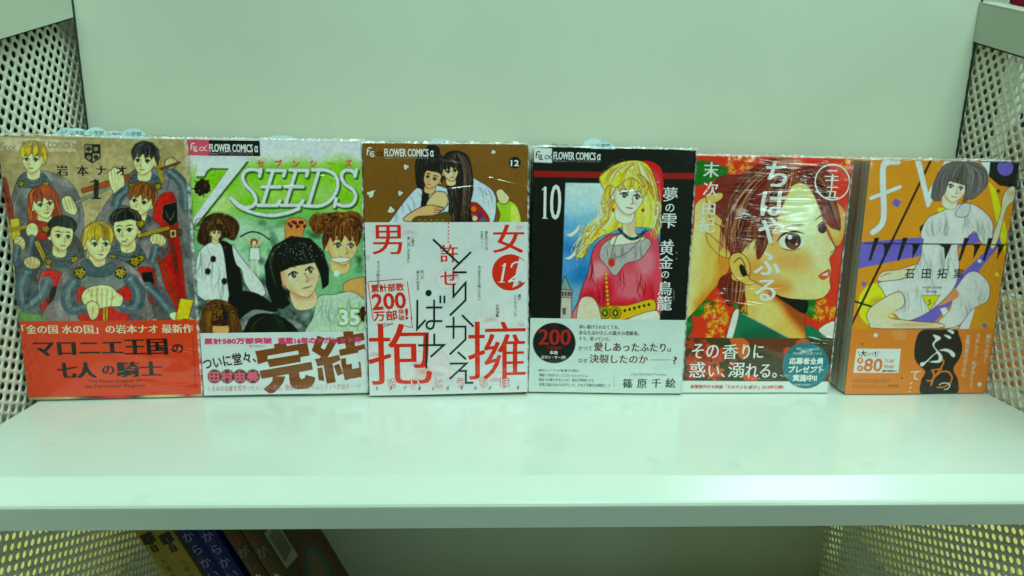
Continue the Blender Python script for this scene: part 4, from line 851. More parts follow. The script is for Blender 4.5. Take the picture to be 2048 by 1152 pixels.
def perforated(name, x, anchor, thick, parent):
    """steel sheet with a square lattice of round holes, set askew; x = inner face"""
    v1, v2 = np.array([-.00297, -.00617]), np.array([-.00617, .00297]); R = .00240; S = 12
    a = np.linspace(0, 2*np.pi, S, endpoint=False)+.2; circ = np.c_[np.cos(a), np.sin(a)]*R
    u1, u2 = v1/2, v2/2; corners = [u1+u2, -u1+u2, -u1-u2, u1-u2]
    def sq(t):                                            # point on the cell border in direction t
        d = np.array([math.cos(t), math.sin(t)]); Mx = np.array([u1, u2]).T; c = np.linalg.solve(Mx, d); return d/np.abs(c).max()
    border = np.array([sq(t) for t in a])
    # cell corners join as extra triangles, so use a border ring that includes them
    ring = [(t, p) for t, p in zip(a % (2*np.pi), border)]+[(math.atan2(c[1], c[0]) % (2*np.pi), c) for c in corners]
    ring.sort(key=lambda q: q[0]); ringp = np.array([q[1] for q in ring]); isc = [any(np.allclose(q[1], c) for c in corners) for q in ring]
    order = np.argsort(a % (2*np.pi)); circ = circ[order]
    cell_v = []; cell_f = []; nC = len(circ)
    V2 = np.vstack([ringp, circ, circ]); D = np.r_[np.zeros(len(ringp)), np.zeros(nC), np.ones(nC)]
    nr = len(ringp); ci = -1; idx = []
    for k in range(nr):
        if not isc[k]: ci += 1
        idx.append(ci % nC)
    for k in range(nr):
        k2 = (k+1) % nr; A0, B0 = nr+idx[k], nr+idx[k2]
        if A0 == B0: cell_f.append((k, k2, A0, A0))
        else: cell_f.append((k, k2, B0, A0))
    for k in range(nC): cell_f.append((nr+k, nr+(k+1) % nC, nr+nC+(k+1) % nC, nr+nC+k))
    cell_f = np.array(cell_f); C = []
    for i in range(-110, 110):
        for j in range(-110, 110):
            c = anchor+i*v1+j*v2
            if -.21 < c[0] < YL+.004 and -.318 < c[1] < edge(c[0])+.012: C.append(c)
    C = np.array(C); n = len(C); P = (C[:, None, :]+V2[None]).reshape(-1, 2)
    X = np.tile(x+D*thick, n)
    V = np.c_[X, P]; F = (cell_f[None]+np.arange(n)[:, None, None]*len(V2)).reshape(-1, 4)
    tri = F[F[:, 2] == F[:, 3]][:, :3]; quad = F[F[:, 2] != F[:, 3]]
    me = bpy.data.meshes.new(name)
    me.vertices.add(len(V)); me.vertices.foreach_set('co', V.astype(np.float32).ravel())
    lo = np.concatenate([quad.ravel(), tri.ravel()]).astype(np.int32); me.loops.add(len(lo)); me.loops.foreach_set('vertex_index', lo)
    st = np.concatenate([np.arange(len(quad))*4, len(quad)*4+np.arange(len(tri))*3]).astype(np.int32); me.polygons.add(len(st)); me.polygons.foreach_set('loop_start', st)
    me.polygons.foreach_set('loop_total', np.concatenate([np.full(len(quad), 4), np.full(len(tri), 3)]).astype(np.int32)); me.update(calc_edges=True)
    me.materials.append(M['mesh']); o = bpy.data.objects.new(name, me); COL.objects.link(o); o.parent = parent
    return o
perforated('perforated_panel', XL, np.array([.06057, .24291]), -.0007, unit)
perforated('perforated_panel', XR, np.array([.08482, .25222]), .0007, unit)
for x0, x1, dx in ((XS-.0016, XS+.0004, .0009), (XR-.0026, XR-.0006, -.0009)):
    Y0, Y1 = YB-.0006, -.20
    prism('bracket_plate', [(Y0, edge(Y0)), (Y1, edge(Y1)), (Y1, edge(Y1)+.0275), (Y0, edge(Y0)+.0275)], 'x', x0, x1, M['plate'], unit, bevel=.0004)
    prism('bracket_gap_strip', [(Y0, edge(Y0)-.0012), (Y1, edge(Y1)-.0012), (Y1, edge(Y1)+.001), (Y0, edge(Y0)+.001)], 'x', x0-dx*.4, x0+dx*.6 if dx > 0 else x0+.0008, M['gap'], unit)
    xo = x0-.012 if dx < 0 and False else x0
prism('bracket_flange', [(YB-.0006, edge(YB)+.0275), (-.20, edge(-.20)+.0275), (-.20, edge(-.20)+.0287), (YB-.0006, edge(YB)+.0287)], 'x', XR-.0026, XR+.014, M['plate'], unit)
prism('bracket_flange', [(YB-.0006, edge(YB)+.0275), (-.20, edge(-.20)+.0275), (-.20, edge(-.20)+.0287), (YB-.0006, edge(YB)+.0287)], 'x', XS-.02, XS+.0004, M['plate'], unit)
for x in (XS+.0003, XR-.0017): box('corner_joint', (x, x+.0005, YB-.0022, YB-.0004, .0006, .36), M['gap'], unit)

# neighbouring bays, seen only through the perforations and over the right bracket
nb = empty('neighbouring_shelf_unit', (XR+.2, .1, 0), label='next shelf bay seen through the holes of the right perforated panel', category='shelf')
def bay(e, x0, x1):
    ox, oy = e.location[0], e.location[1]
    box('back_panel', (x0-ox, x1-ox, YB+.03-oy, YB+.034-oy, .0, .42), M['back'], e)
    box('shelf_board', (x0-ox, x1-ox, -.13-oy, YB+.03-oy, -.016, -.002), M['steel'], e)
    box('lower_back_panel', (x0-ox, x1-ox, YL+.08-oy, YL+.084-oy, -.42, -.017), M['back'], e)
bay(nb, XR+.004, XR+.42)
nb2 = empty('neighbouring_shelf_unit', (XL-.2, .1, 0), label='next shelf bay seen through the holes of the left perforated panel', category='shelf')
bay(nb2, XL-.42, XL-.004)

def patch_art(W, H, pal, seed, n=26):
    nx, ny = 60, 80; r = np.random.RandomState(seed); im = np.zeros((ny, nx, 3)); im[:] = np.array(pal[0])/255.
    for i in range(n):
        x, y = r.randint(nx), r.randint(ny); a, b = 3+r.randint(14), 2+r.randint(12); im[max(0, y-b):y+b, max(0, x-a):x+a] = np.array(pal[r.randint(len(pal))])/255.
    return im
def side_item(name, label, cat, x, y0, y1, z0, z1, th, pal, seed, grp=None, n=26):
    """a bound item or an added backing standing with its printed side against the perforated wall"""
    e = empty(name, (x, (y0+y1)/2, z0), label=label, category=cat)
    if grp: e['group'] = grp
    s = 1 if th > 0 else -1; h = z1-z0; hw = (y1-y0)/2
    box('page_block', (min(0.0006*s, th), max(.0006*s, th), -hw, hw, 0, h), M['pages'], e)
    im = patch_art(1, 1, pal, seed, n); ny, nx = im.shape[:2]
    yy, zz = np.meshgrid(np.linspace(-hw, hw, nx), np.linspace(h, 0, ny)); V = np.c_[np.zeros(nx*ny), yy.ravel(), zz.ravel()]
    i = np.arange((ny-1)*nx).reshape(ny-1, nx)[:, :-1].ravel(); F = np.c_[i, i+1, i+nx+1, i+nx]
    mesh_obj('cover', V, F, M['print'], e, ink(im.reshape(-1, 3)*255))
    return e
C1 = [(96, 110, 150), (80, 70, 150), (170, 180, 205), (170, 40, 90), (24, 20, 50), (80, 130, 190), (190, 190, 205), (110, 60, 130), (10, 10, 16), (176, 60, 110)]
C2 = [(150, 150, 120), (168, 170, 140), (120, 110, 70), (176, 130, 100), (140, 160, 180), (96, 80, 56)]
C3 = [(176, 160, 92), (150, 130, 70), (190, 176, 110), (120, 96, 50), (170, 120, 60)]
K = [(12, 14, 14), (16, 18, 20), (8, 8, 10)]
x = XR+.030
side_item('magazine', 'colourful purple and white magazine behind the right perforated panel, near its top', 'magazine', x, -.10, .068, .196, .272, .006, C1, 3, n=60)
side_item('magazine', 'pale beige magazine behind the middle of the right perforated panel', 'magazine', x+.009, -.12, .105, .148, .197, .006, C2, 5, n=50)
side_item('dark_backing', 'black case seen through the right panel below the pale magazine', 'case', x+.003, -.13, .108, .070, .158, .012, K, 5)  # added sheet; its black stands in for the dark void beyond
side_item('paper_folder', 'tan folder behind the bottom of the right panel beside the yellow comic', 'folder', x, -.16, .106, 0, .066, .008, C3, 8, n=50)
side_item('dark_backing', 'narrow olive case behind the upper right panel beside the back corner', 'case', XR+.020, .080, .115, .074, .275, .012, [(60, 62, 34), (30, 34, 22), (84, 80, 44), (12, 14, 12)], 15, n=50)  # added dark strip, hides the pale bay panel near the corner
x = XL-.012
side_item('dark_backing', 'black case seen through the dark holes of the left panel', 'case', x, -.19, .104, .064, .290, -.014, K, 6)  # added black sheet that keeps these holes dark
side_item('paper_folder', 'grey green folder behind the bottom of the left panel beside the orange banded comic', 'folder', x-.006, -.19, .10, .0, .062, -.008, [(110, 130, 110), (90, 100, 84), (126, 146, 126)], 9)
side_item('bright_backing', 'yellow board leaning behind the lower right perforated panel', 'board', XR+.09, -.16, .275, -.30, -.026, .006, [(200, 205, 150), (190, 196, 136), (206, 208, 156), (200, 198, 136)], 12, n=60)  # added board that catches the fill so these holes look lit
side_item('bright_backing', 'yellow board leaning behind the lower left perforated panel', 'board', XL-.09, -.16, .275, -.30, -.026, -.006, [(200, 205, 144), (190, 196, 130), (206, 208, 150), (198, 196, 130)], 14, n=60)  # its twin on the left, added to make the holes look lit

# ------------------------------------------------------------------ lettering (real glyph outlines laid on the print)
_gc = {}
def glyphs(s, off=0.0, res=3):
    k = (s, off, res)
    if k not in _gc:
        c = bpy.data.curves.new('t', 'FONT'); c.body = s; c.resolution_u = res; c.offset = off; c.fill_mode = 'FRONT'
        o = bpy.data.objects.new('t', c); COL.objects.link(o)
        me = bpy.data.meshes.new_from_object(o.evaluated_get(bpy.context.evaluated_depsgraph_get()))
        V = np.array([v.co[:2] for v in me.vertices]).reshape(-1, 2); F = [tuple(p.vertices) for p in me.polygons]
        bpy.data.objects.remove(o); bpy.data.curves.remove(c); bpy.data.meshes.remove(me); _gc[k] = (V, F)
    return _gc[k]

class Letters:
    def __init__(s, A): s.A = A; s.V = []; s.F = []; s.C = []; s.n = 0; s.layer = 0
    def _add(s, V, F, col, z):
        s.V.append(np.c_[V, np.full(len(V), z)]); s.F += [tuple(i+s.n for i in f) for f in F]; s.C.append(np.tile(ink(col), (len(V), 1))); s.n += len(V)
    def box(s, txt, b, col, bold=0, off=0.0, minc=0, rot=0, win=None, shear=0, layer=0):
        """text fitted to the box b=(x0,y0,x1,y1) of the tracing window; bold thickens all strokes, minc the uprights only"""
        V, F = glyphs(txt, off)
        if not len(V): return
        lo, hi = V.min(0), V.max(0); P = (V-(lo+hi)/2)/np.maximum(hi-lo, 1e-6)
        if hi[1]-lo[1] < .15: P[:, 1] *= (hi[1]-lo[1])/.15
        c = s.A.mm([((b[0]+b[2])/2, (b[1]+b[3])/2)], win)[0]; k = s.A.scale(win)
        P = P*np.array([(b[2]-b[0])*k, -(b[3]-b[1])*k]); P[:, 0] += P[:, 1]*shear
        r = math.radians(rot); P = P@np.array([[math.cos(r), math.sin(r)], [-math.sin(r), math.cos(r)]])
        h = (b[3]-b[1])*k
        sh = [(0, 0)]
        if bold: d = bold*h; sh += [(d, 0), (-d, 0), (0, d), (0, -d), (d*.7, d*.7), (-d*.7, -d*.7), (d*.7, -d*.7), (-d*.7, d*.7)]
        if minc: sh += [(minc*h, 0), (-minc*h, 0), (minc*h*.5, 0), (-minc*h*.5, 0)]
        for i, (dx, dy) in enumerate(sh): s._add(P+c+np.array([dx, dy]), F, col, .11+.04*layer+.004*i)
    def cells(s, txt, pts, size, col, win=None, **k):
        for ch, p in zip(txt, pts):
            sz = size if np.isscalar(size) else size[txt.index(ch)]
            V, F = glyphs(ch)
            if not len(V): continue
            lo, hi = V.min(0), V.max(0); w, h = (hi-lo)/.92*sz; cx, cy = (lo+hi)/2-np.array([.5, .38])
            cx = 0 if ord(ch) < 256 else cx
            s.box(ch, (p[0]+cx*sz-w/2, p[1]-cy*sz-h/2, p[0]+cx*sz+w/2, p[1]-cy*sz+h/2), col, win=win, **k)
    def col(s, txt, x, y0, y1, size, c, win=None, x1=None, **k):
        n = len(txt); x1 = x if x1 is None else x1
        s.cells(txt, [(x+(x1-x)*(i+.5)/n, y0+(y1-y0)*(i+.5)/n) for i in range(n)], size, c, win, **k)
    def row(s, txt, x0, x1, y, size, c, win=None, **k):
        n = len(txt); s.cells(txt, [(x0+(x1-x0)*(i+.5)/n, y) for i in range(n)], size, c, win, **k)
    def line(s, pts, wd, col, win=None, layer=0, closed=False):
        P = s.A.mm(pts, win); k = wd*s.A.scale(win)/2; n = len(P)
        d = [P[i+1]-P[i] for i in range(n-1)]; d = [v/np.hypot(*v) for v in d]; Lf, Rt = [], []
        for i in range(n):
            a = d[max(i-1, 0)]; b = d[min(i, n-2)]; m = a+b; m = m/np.hypot(*m); nn = np.array([-m[1], m[0]]); q = k/max(.35, float(nn@np.array([-b[1], b[0]])))
            Lf.append(P[i]+nn*q); Rt.append(P[i]-nn*q)
        s._add(np.array(Lf+Rt), [(i, i+1, n+i+1, n+i) for i in range(n-1)], col, .11+.04*layer)
    def circle(s, cx, cy, r, wd, col, win=None, layer=0):
        a = np.linspace(0, 2*math.pi, 33); s.line([(cx+r*math.cos(t), cy+r*math.sin(t)) for t in a], wd, col, win, layer)
    def disc(s, cx, cy, r, col, win=None, layer=0):
        a = np.linspace(0, 2*math.pi, 28, endpoint=False); P = s.A.mm([(cx+r*math.cos(t), cy+r*math.sin(t)) for t in a], win)
        s._add(P, [tuple(range(28))], col, .11+.04*layer)
    def logo(s, x, y, k, c1, c2, layer=0):
        """the imprint mark: looped f, c with a small flower, script alpha"""
        T = lambda pts: [(x+a*k, y+b*k) for a, b in pts]
        s.line(T([(0, 34), (1, 10), (6, 2), (14, 1), (18, 6)]), 4.4*k, c1, layer=layer); s.line(T([(0, 17), (12, 15)]), 4*k, c1, layer=layer+1)
        a = np.linspace(-.6, -5.2, 12); s.line(T([(24+11*math.cos(t), 30-11*math.sin(t)) for t in a]), 4.4*k, c1, layer=layer)
        for i in range(5): s.disc(x+(24+3.4*math.cos(i*1.257))*k, y+(30+3.4*math.sin(i*1.257))*k, 2.1*k, c1, layer=layer+1)
        s.line(T([(78, 12), (68, 24), (60, 34), (50, 38), (42, 33), (44, 24), (54, 19), (63, 25), (70, 36), (80, 38)]), 3.2*k, c2, layer=layer)
    def build(s, surf, parent):
        if not s.n: return None
        V = np.vstack(s.V); P = surf(V[:, 0], V[:, 1], V[:, 2]); 
        o = mesh_obj('printed_lettering', P, s.F, M['lettering'], parent, np.vstack(s.C)); o['kind'] = 'stuff'; return o

WT = (196, 224, 210); BK = (20, 22, 20)
z7 = (720, 600, 5.485); z6 = (720, 440, 5.759)
def text_cover1(L):
    fa = (134, 132, 96); L.logo(4, 78, .8, fa, fa); L.box('FLOWER COMICS α', (98, 76, 304, 100), fa, bold=.02)
    L.cells('岩本ナオ', [(254, 190), (336, 190), (411, 190), (492, 190)], 44, BK, minc=.035, off=.002)
    L.line([(392, 228), (391, 302)], 19, BK); L.line([(366, 237), (380, 233), (392, 225)], 5, BK, layer=1); L.line([(373, 302), (411, 302)], 6, BK, layer=1)
def text_band1(L):
    c = (206, 214, 170)
    L.box('「金の国 水の国」の岩本ナオ 最新作', (88, 808, 792, 848), c, minc=.03, rot=.2)
    L.box('マロニエ王国', (138, 866, 684, 940), BK, minc=.07, rot=-.3); L.box('の', (698, 888, 744, 928), BK, minc=.06)
    L.box('七人', (236, 957, 388, 1030), BK, minc=.07); L.box('の', (416, 974, 464, 1014), BK, minc=.06); L.box('騎士', (474, 955, 660, 1026), BK, minc=.07)
    d = (120, 46, 14); L.box('The Seven Knights of', (354, 1030, 577, 1048), d, bold=.03); L.box('the Marronnier Kingdom', (340, 1050, 594, 1070), d, bold=.03)
def text_cover2(L):
    A = L.A
    P = lambda pts, c, l: L._add(A.mm(pts), [tuple(range(len(pts)))], c, .11+.04*l)
    P([(32, 67), (118, 69), (119, 131), (34, 128)], (200, 78, 96), 0); P([(118, 69), (322, 73), (325, 134), (119, 131)], (14, 20, 16), 0)
    L.logo(46, 80, .82, WT, WT, layer=1); L.box('FLOWER COMICS α', (124, 87, 312, 117), WT, bold=.03, layer=2); L.box('flowersフラワーコミックスアルファ', (125, 117, 294, 129), (150, 160, 152), layer=2)
    L.row('セブンシーズ', 292, 712, 164, 28, (206, 92, 78), bold=.06, layer=1)
    L.box('35', (643, 748, 728, 817), (110, 176, 50), bold=.11, layer=1); L.box('35', (646, 751, 726, 814), (206, 224, 214), bold=.05, layer=4)
def text_band2(L):
    pk = (206, 66, 112); br = (112, 70, 24)
    zB = (390, 640, 5.535)
    def block(pts, l=0, c=br): L._add(L.A.mm(pts, zB), [tuple(range(len(pts)))], c, .11+.04*l)
    def quads(*qs): [block(q, i % 2) for i, q in enumerate(qs)]
    quads([(880, 280), (1012, 260), (1032, 330), (890, 352)], [(670, 358), (1250, 264), (1262, 330), (690, 430)], [(690, 425), (808, 406), (812, 470), (700, 506)], [(1150, 350), (1262, 325), (1280, 406), (1162, 426)],
          [(800, 452), (1172, 392), (1178, 478), (832, 538)], [(720, 578), (1298, 478), (1315, 564), (742, 668)], [(868, 640), (1008, 640), (985, 710), (940, 770), (880, 825), (826, 832), (764, 782), (830, 730), (862, 690)],
          [(1045, 600), (1160, 580), (1168, 650), (1190, 672), (1215, 664), (1200, 782), (1140, 784), (1090, 765), (1060, 725)], [(1200, 668), (1225, 655), (1236, 622), (1342, 652), (1334, 706), (1300, 752), (1250, 776), (1195, 782)])
    quads([(1645, 142), (1756, 138), (1790, 375), (1692, 395)], [(1575, 208), (1872, 156), (1886, 236), (1590, 284)], [(1602, 345), (1886, 282), (1900, 362), (1616, 414)],
          [(1625, 446), (1915, 392), (1918, 478), (1632, 530)], [(1632, 520), (1745, 500), (1758, 662), (1670, 686)], [(1822, 480), (1918, 466), (1920, 640), (1838, 652)], [(1750, 560), (1830, 545), (1845, 650), (1756, 668)],
          [(1364, 184), (1448, 214), (1400, 318), (1480, 368), (1440, 440), (1300, 352)], [(1502, 222), (1586, 238), (1520, 360), (1450, 470), (1380, 500), (1330, 450), (1390, 436), (1440, 350)], [(1345, 462), (1600, 400), (1622, 456), (1540, 496), (1364, 528)],
          [(1364, 546), (1420, 540), (1442, 690), (1380, 684)], [(1430, 500), (1530, 490), (1570, 706), (1470, 722)], [(1545, 522), (1605, 500), (1652, 610), (1590, 636)])
    L.box('累計580万部突破', (100, 865, 374, 889), pk, bold=.06, layer=3); L.box('連載16年のメガヒット作', (396, 862, 740, 888), pk, bold=.06, layer=3); L.box('(電子版含む)', (279, 893, 344, 904), (190, 110, 130), layer=3)
    L.box('ついに堂々、', (92, 930, 308, 980), (54, 40, 20), bold=.02, rot=-8, layer=3)
    L.row('田村由美', 112, 322, 1022, 44, (226, 84, 110), bold=.05, layer=3)
    L.box('くるみの出産を見守ったメンバー達に、脱出までのタイムリミットが迫る──!!', (110, 1054, 742, 1079), (176, 130, 124), layer=4)
def text_cover3(L):
    L.logo(48, 85, .95, WT, BK); L.box('FLOWER COMICS α', (124, 93, 322, 123), WT, bold=.03); L.box('flowersフラワーコミックスアルファ', (126, 124, 302, 135), (160, 160, 130), layer=1)
    L.line([(107, 75), (107, 140)], 1, (120, 40, 30)); L.box('12', (651, 141, 683, 164), WT, bold=.05)
def text_band3(L):
    R = (190, 46, 26); T = (24, 46, 36)
    L.box('男', (76, 413, 194, 534), R, minc=.02, off=-.004); L.box('女', (578, 412, 704, 530), R, minc=.03, off=-.004)
    for i in range(6): L.disc(1014, 78+43*i, 9, R, win=z6)
    L.disc(648, 612, 76, R)
    L.line([(626, 574), (612, 652)], 9, WT, layer=1); L.line([(611, 586), (618, 583), (627, 574)], 3, WT, layer=2); L.line([(598, 652), (626, 653)], 3, WT, layer=2)
    a = [(652, 592), (656, 578), (672, 569), (688, 571), (698, 583), (694, 602), (676, 622), (654, 640), (640, 651)]; L.line(a, 6.5, WT, layer=1); L.line([(690, 577), (697, 588), (690, 606)], 9, WT, layer=2); L.line([(640, 651), (662, 646), (684, 653), (698, 650), (703, 638)], 7, WT, layer=2)
    L.row('巻', 672, 706, 655, 18, (60, 20, 20), layer=3)
    L.box('許', (356, 494, 430, 569), R, minc=.015); L.box('せ', (358, 604, 430, 664), R, minc=.02)
    w = 30*.17
    for P in ([(838, 262), (1140, 542)], [(1275, 408), (1068, 612)], [(1070, 642), (1225, 642)], [(1076, 780), (1076, 920), (1214, 762), (1214, 962), (1036, 1135)], [(665, 955), (665, 1290), (760, 1185)]): L.line(P, 23, T, win=z6, layer=3)
    L.disc(792, 878, 36, T, win=z6, layer=3)
    for P in ([(856, 955), (856, 1180)], [(765, 1043), (950, 1043)], [(927, 908), (927, 995)], [(973, 908), (973, 995)]): L.line(P, 22, T, win=z6, layer=4)
    L.line([(817, 150), (817, 290), (805, 335), (775, 350), (742, 335), (732, 305), (745, 275), (775, 262), (908, 264)], 21, T, win=z7, layer=5)
    for i, P in enumerate(([(735, 400), (735, 775)], [(820, 400), (820, 520)], [(645, 525), (925, 522), (782, 650)], [(942, 325), (1158, 325), (1158, 465), (988, 625)], [(1028, 220), (1028, 455)], [(1118, 200), (1245, 325)], [(1075, 600), (1165, 680)], [(990, 724), (1170, 724), (988, 890)], [(1092, 805), (1163, 805), (1163, 933), (1245, 933)])): L.line(P, 21, T, win=z7, layer=3+i % 3)
    L.box('抱', (112, 280, 790, 965), R, minc=.014, off=-.008, win=z7); L.box('擁', (1185, 255, 1815, 915), R, minc=.014, off=-.008, win=z7)
    for ch, x in zip('さいとうちほ', (365, 615, 865, 1105, 1355, 1585)):
        L.row(ch, x-50, x+50, 930, 108, R, win=z7, bold=.07, layer=4); L.row(ch, x-50, x+50, 930, 108, WT, win=z7, bold=.012, layer=6)
    for ch, x in zip('torikaebaya', (205, 355, 510, 665, 815, 970, 1120, 1270, 1425, 1580, 1730)): L.box(ch, (x-11, 968, x+11, 1005), BK, win=z7, shear=-.25, layer=8)
    for P, z in (([(100, 748), (500, 716)], z6), ([(548, 745), (606, 1180)], z6), ([(98, 755), (160, 1180)], z6)): L.line(P, 9, R, win=z)
    L.line([(565, 215), (582, 332), (500, 318)], 8, R, win=z7); L.line([(205, 350), (375, 288)], 8, R, win=z7)
    L.box('累計部数', (138, 772, 508, 862), R, bold=.03, rot=-3, win=z6, layer=1); L.box('200', (152, 880, 528, 1060), R, bold=.04, rot=-3, win=z6, layer=1)
    L.box('万部', (158, 150, 415, 258), R, bold=.03, rot=-2, win=z7, layer=1); L.box('突', (428, 135, 488, 190), R, bold=.02, win=z7, layer=1); L.box('破', (430, 198, 495, 255), R, bold=.02, win=z7, layer=1); L.box('!', (505, 128, 530, 242), R, bold=.05, win=z7, layer=1)
    L.box('(電子版含む)', (195, 285, 370, 308), (60, 70, 60), win=z7, layer=2)
    d = (50, 64, 56)
    for t, x, a, b in (('身を引いては', 1450, 168, 388), ('だめだ…!!', 1400, 168, 358), ('上様の', 607, 232, 346), ('思し召しのままに', 560, 232, 532), ('すべてが終わるまで、', 215, 508, 875), ('呪いが', 718, 618, 722), ('解かれぬまま', 670, 620, 848), ('今はまだその時じゃない', 1370, 568, 968), ('魔が', 1830, 898, 966), ('入り込んでいる', 1783, 898, 1148), ('お命頂戴', 1578, 1008, 1160)): L.col(t, x, a, b, 37, d, win=z6, layer=2)
z8 = (1040, 630, 6.0235)
def text_cover4(L):
    L.logo(70, 82, .85, BK, BK); L.box('FLOWER COMICS α', (145, 86, 333, 115), WT, bold=.03); L.box('Petit Comicフラワーコミックスアルファ', (145, 116, 332, 127), (150, 160, 152), layer=1)
    L.line([(107, 232), (105, 360)], 11, WT); L.line([(94, 244), (100, 238), (108, 229)], 4, WT, layer=1); L.line([(95, 361), (116, 362)], 4, WT, layer=1); L.box('0', (130, 224, 170, 364), WT, off=-.012, minc=.018)
    for ch, x, y, s in (('夢', 627, 258, 58), ('の', 625, 313, 40), ('雫', 621, 368, 62), ('、', 640, 440, 40), ('黄', 611, 483, 58), ('金', 608, 543, 56), ('の', 604, 594, 36), ('鳥', 603, 652, 58), ('籠', 600, 714, 62)): L.row(ch, x-30, x+30, y, s, WT, minc=.018)
    for t, x, y in (('ゆめ', 655, 258), ('きん', 652, 515), ('とりかご', 640, 680)): L.col(t, x, y-24, y+24, 10, (150, 160, 150))
def text_band4(L):
    R = (150, 38, 34); D = (84, 34, 32)
    L.box('200', (78, 822, 211, 889), R, minc=.03); L.box('累計', (124, 803, 160, 815), (96, 30, 28)); L.box('万部突破!', (109, 894, 175, 907), R); L.box('本格', (124, 912, 158, 927), WT, bold=.03); L.box('ロマン・サーガ!!', (90, 932, 191, 946), WT, bold=.03)
    for t, b, c, mc in (('添い遂げられなくても、', (702, 145, 1190, 194), D, .015), ('あなたはわたしの最大の理解者。', (700, 216, 1428, 268), D, .015), ('そう、思っていた。', (700, 288, 1078, 336), D, .015), ('かつて', (696, 398, 862, 452), D, .015), ('愛しあったふたり', (878, 356, 1745, 468), D, .028), ('は', (1758, 418, 1808, 470), D, .02),
                        ('なぜ', (696, 546, 806, 598), D, .015), ('決裂したのか', (822, 500, 1530, 608), D, .025), ('?', (1828, 528, 1872, 618), D, .02)): L.box(t, b, c, minc=mc, win=z8)
    d = (64, 84, 74)
    for t, b in (('皇帝スレイマンの第2皇子を産み、', (216, 672, 718, 706)), ('“寵姫”と呼ばれることになったヒュッレム。', (216, 728, 820, 766)), ('後宮での権力を手に入れ、彼女が理想とする', (216, 784, 888, 822)), ('世界に踏み出せるはずだった。けれど予期せぬ事態が…!?', (216, 842, 1084, 884))): L.box(t, b, d, win=z8, minc=.01)
    L.box('Chie Shinohara Presents', (1318, 720, 1750, 752), (96, 116, 106), win=z8); L.cells('篠原千絵', [(1282, 845), (1452, 845), (1622, 845), (1795, 845)], 118, BK, win=z8, minc=.022)
z9 = (1350, 670, 6.206)
def text_cover5(L):
    w = (206, 220, 204)
    for ch, x, y, s in (('末', 160, 122, 64), ('次', 158, 208, 64), ('由', 150, 290, 64), ('紀', 142, 366, 66)): L.row(ch, x-30, x+30, y, s, w, minc=.018)
    for ch, x, y, s in (('ち', 452, 140, 112), ('は', 434, 268, 118), ('や', 428, 388, 118), ('ふ', 410, 535, 112), ('る', 404, 650, 108)): L.row(ch, x-30, x+30, y, s, w, minc=.035, bold=.012)
    L.circle(702, 172, 79, 6, w); L.row('三', 670, 730, 122, 64, w, minc=.01); L.row('十', 670, 730, 168, 58, w, minc=.02); L.row('五', 670, 730, 217, 58, w, minc=.02)
def text_band5(L):
    w = (200, 226, 208)
    for t, b in (('その', (210, 125, 545, 312)), ('香', (585, 130, 782, 322)), ('りに', (835, 132, 1100, 318)), ('惑', (180, 345, 378, 548)), ('い、', (412, 395, 622, 545)), ('溺', (658, 352, 858, 548)), ('れる。', (872, 370, 1275, 556))): L.box(t, b, w, minc=.018, win=z9)
    for t, b, k in (('雑誌とコミックスを', (1508, 178, 1802, 210), 0), ('両方購入で応募できる!', (1468, 236, 1838, 270), 0), ('応募者全員', (1422, 305, 1855, 388), .045), ('プレゼント', (1408, 408, 1855, 492), .045), ('実施中!!', (1468, 512, 1772, 598), .045), ('詳細は裏面へ', (1492, 626, 1712, 652), 0)): L.box(t, b, w, bold=k, win=z9)
    L.box('絶賛製作中★映画「ちはやふる-結び-」2018年公開!!', (176, 636, 1378, 684), (196, 84, 44), bold=.03, rot=.4, win=z9)
zA = (1660, 640, 5.851)
def text_cover6(L):
    L.cells('石田拓実', [(346, 562), (418, 562), (488, 562), (558, 562)], 42, BK, bold=.012); L.box('volume', (400, 615, 486, 627), (60, 66, 60), shear=-.1); L.box('five', (416, 633, 464, 645), (60, 66, 60)); L.box('5', (425, 676, 439, 697), BK)
def text_band6(L):
    o = (206, 112, 44); w = (208, 222, 196)
    L.box('80', (392, 460, 600, 606), o, bold=.03, win=zA, layer=1); L.box('万部', (622, 466, 738, 506), o, win=zA, layer=1); L.box('突破!', (612, 532, 744, 574), o, win=zA, layer=1); L.box('(電子版含む)', (596, 592, 768, 618), (40, 60, 50), bold=.03, win=zA, layer=1)
    for ch, y in (('累', 480), ('計', 572)): L.disc(345, y, 36, o, win=zA, layer=1); L.row(ch, 315, 375, y, 40, w, win=zA, bold=.03, layer=3)
    L.box('大', (356, 362, 410, 430), BK, bold=.03, rot=-6, win=zA, layer=1); L.box('ヒット', (414, 378, 506, 424), o, bold=.02, win=zA, layer=1); L.box('!', (512, 374, 530, 432), BK, win=zA, layer=1); L.line([(322, 370), (345, 432)], 5, BK, win=zA); L.line([(566, 372), (535, 436)], 5, BK, win=zA)
    L.box('いろいろやっかいな、大人の', (256, 696, 690, 722), (110, 60, 24), win=zA); L.box('ももいろラブストーリー最新巻!!', (250, 762, 800, 790), (110, 60, 24), win=zA); L.line([(256, 732), (690, 735)], 3, (110, 60, 24), win=zA); L.line([(246, 800), (800, 804)], 3, (110, 60, 24), win=zA)
    L.row('て', 925, 1045, 655, 130, w, win=zA, minc=.02)
    L.col('触れられると', 1868, 180, 522, 56, w, win=zA, x1=1822); L.col('うれしくて 恥ずかしくて', 1742, 176, 828, 56, w, win=zA, x1=1648); L.col('お腹の奥のほうから', 1622, 184, 690, 56, w, win=zA, x1=1556)
TXT = {1: (text_cover1, text_band1), 2: (text_cover2, text_band2), 3: (text_cover3, text_band3), 4: (text_cover4, text_band4), 5: (text_cover5, text_band5), 6: (text_cover6, text_band6)}
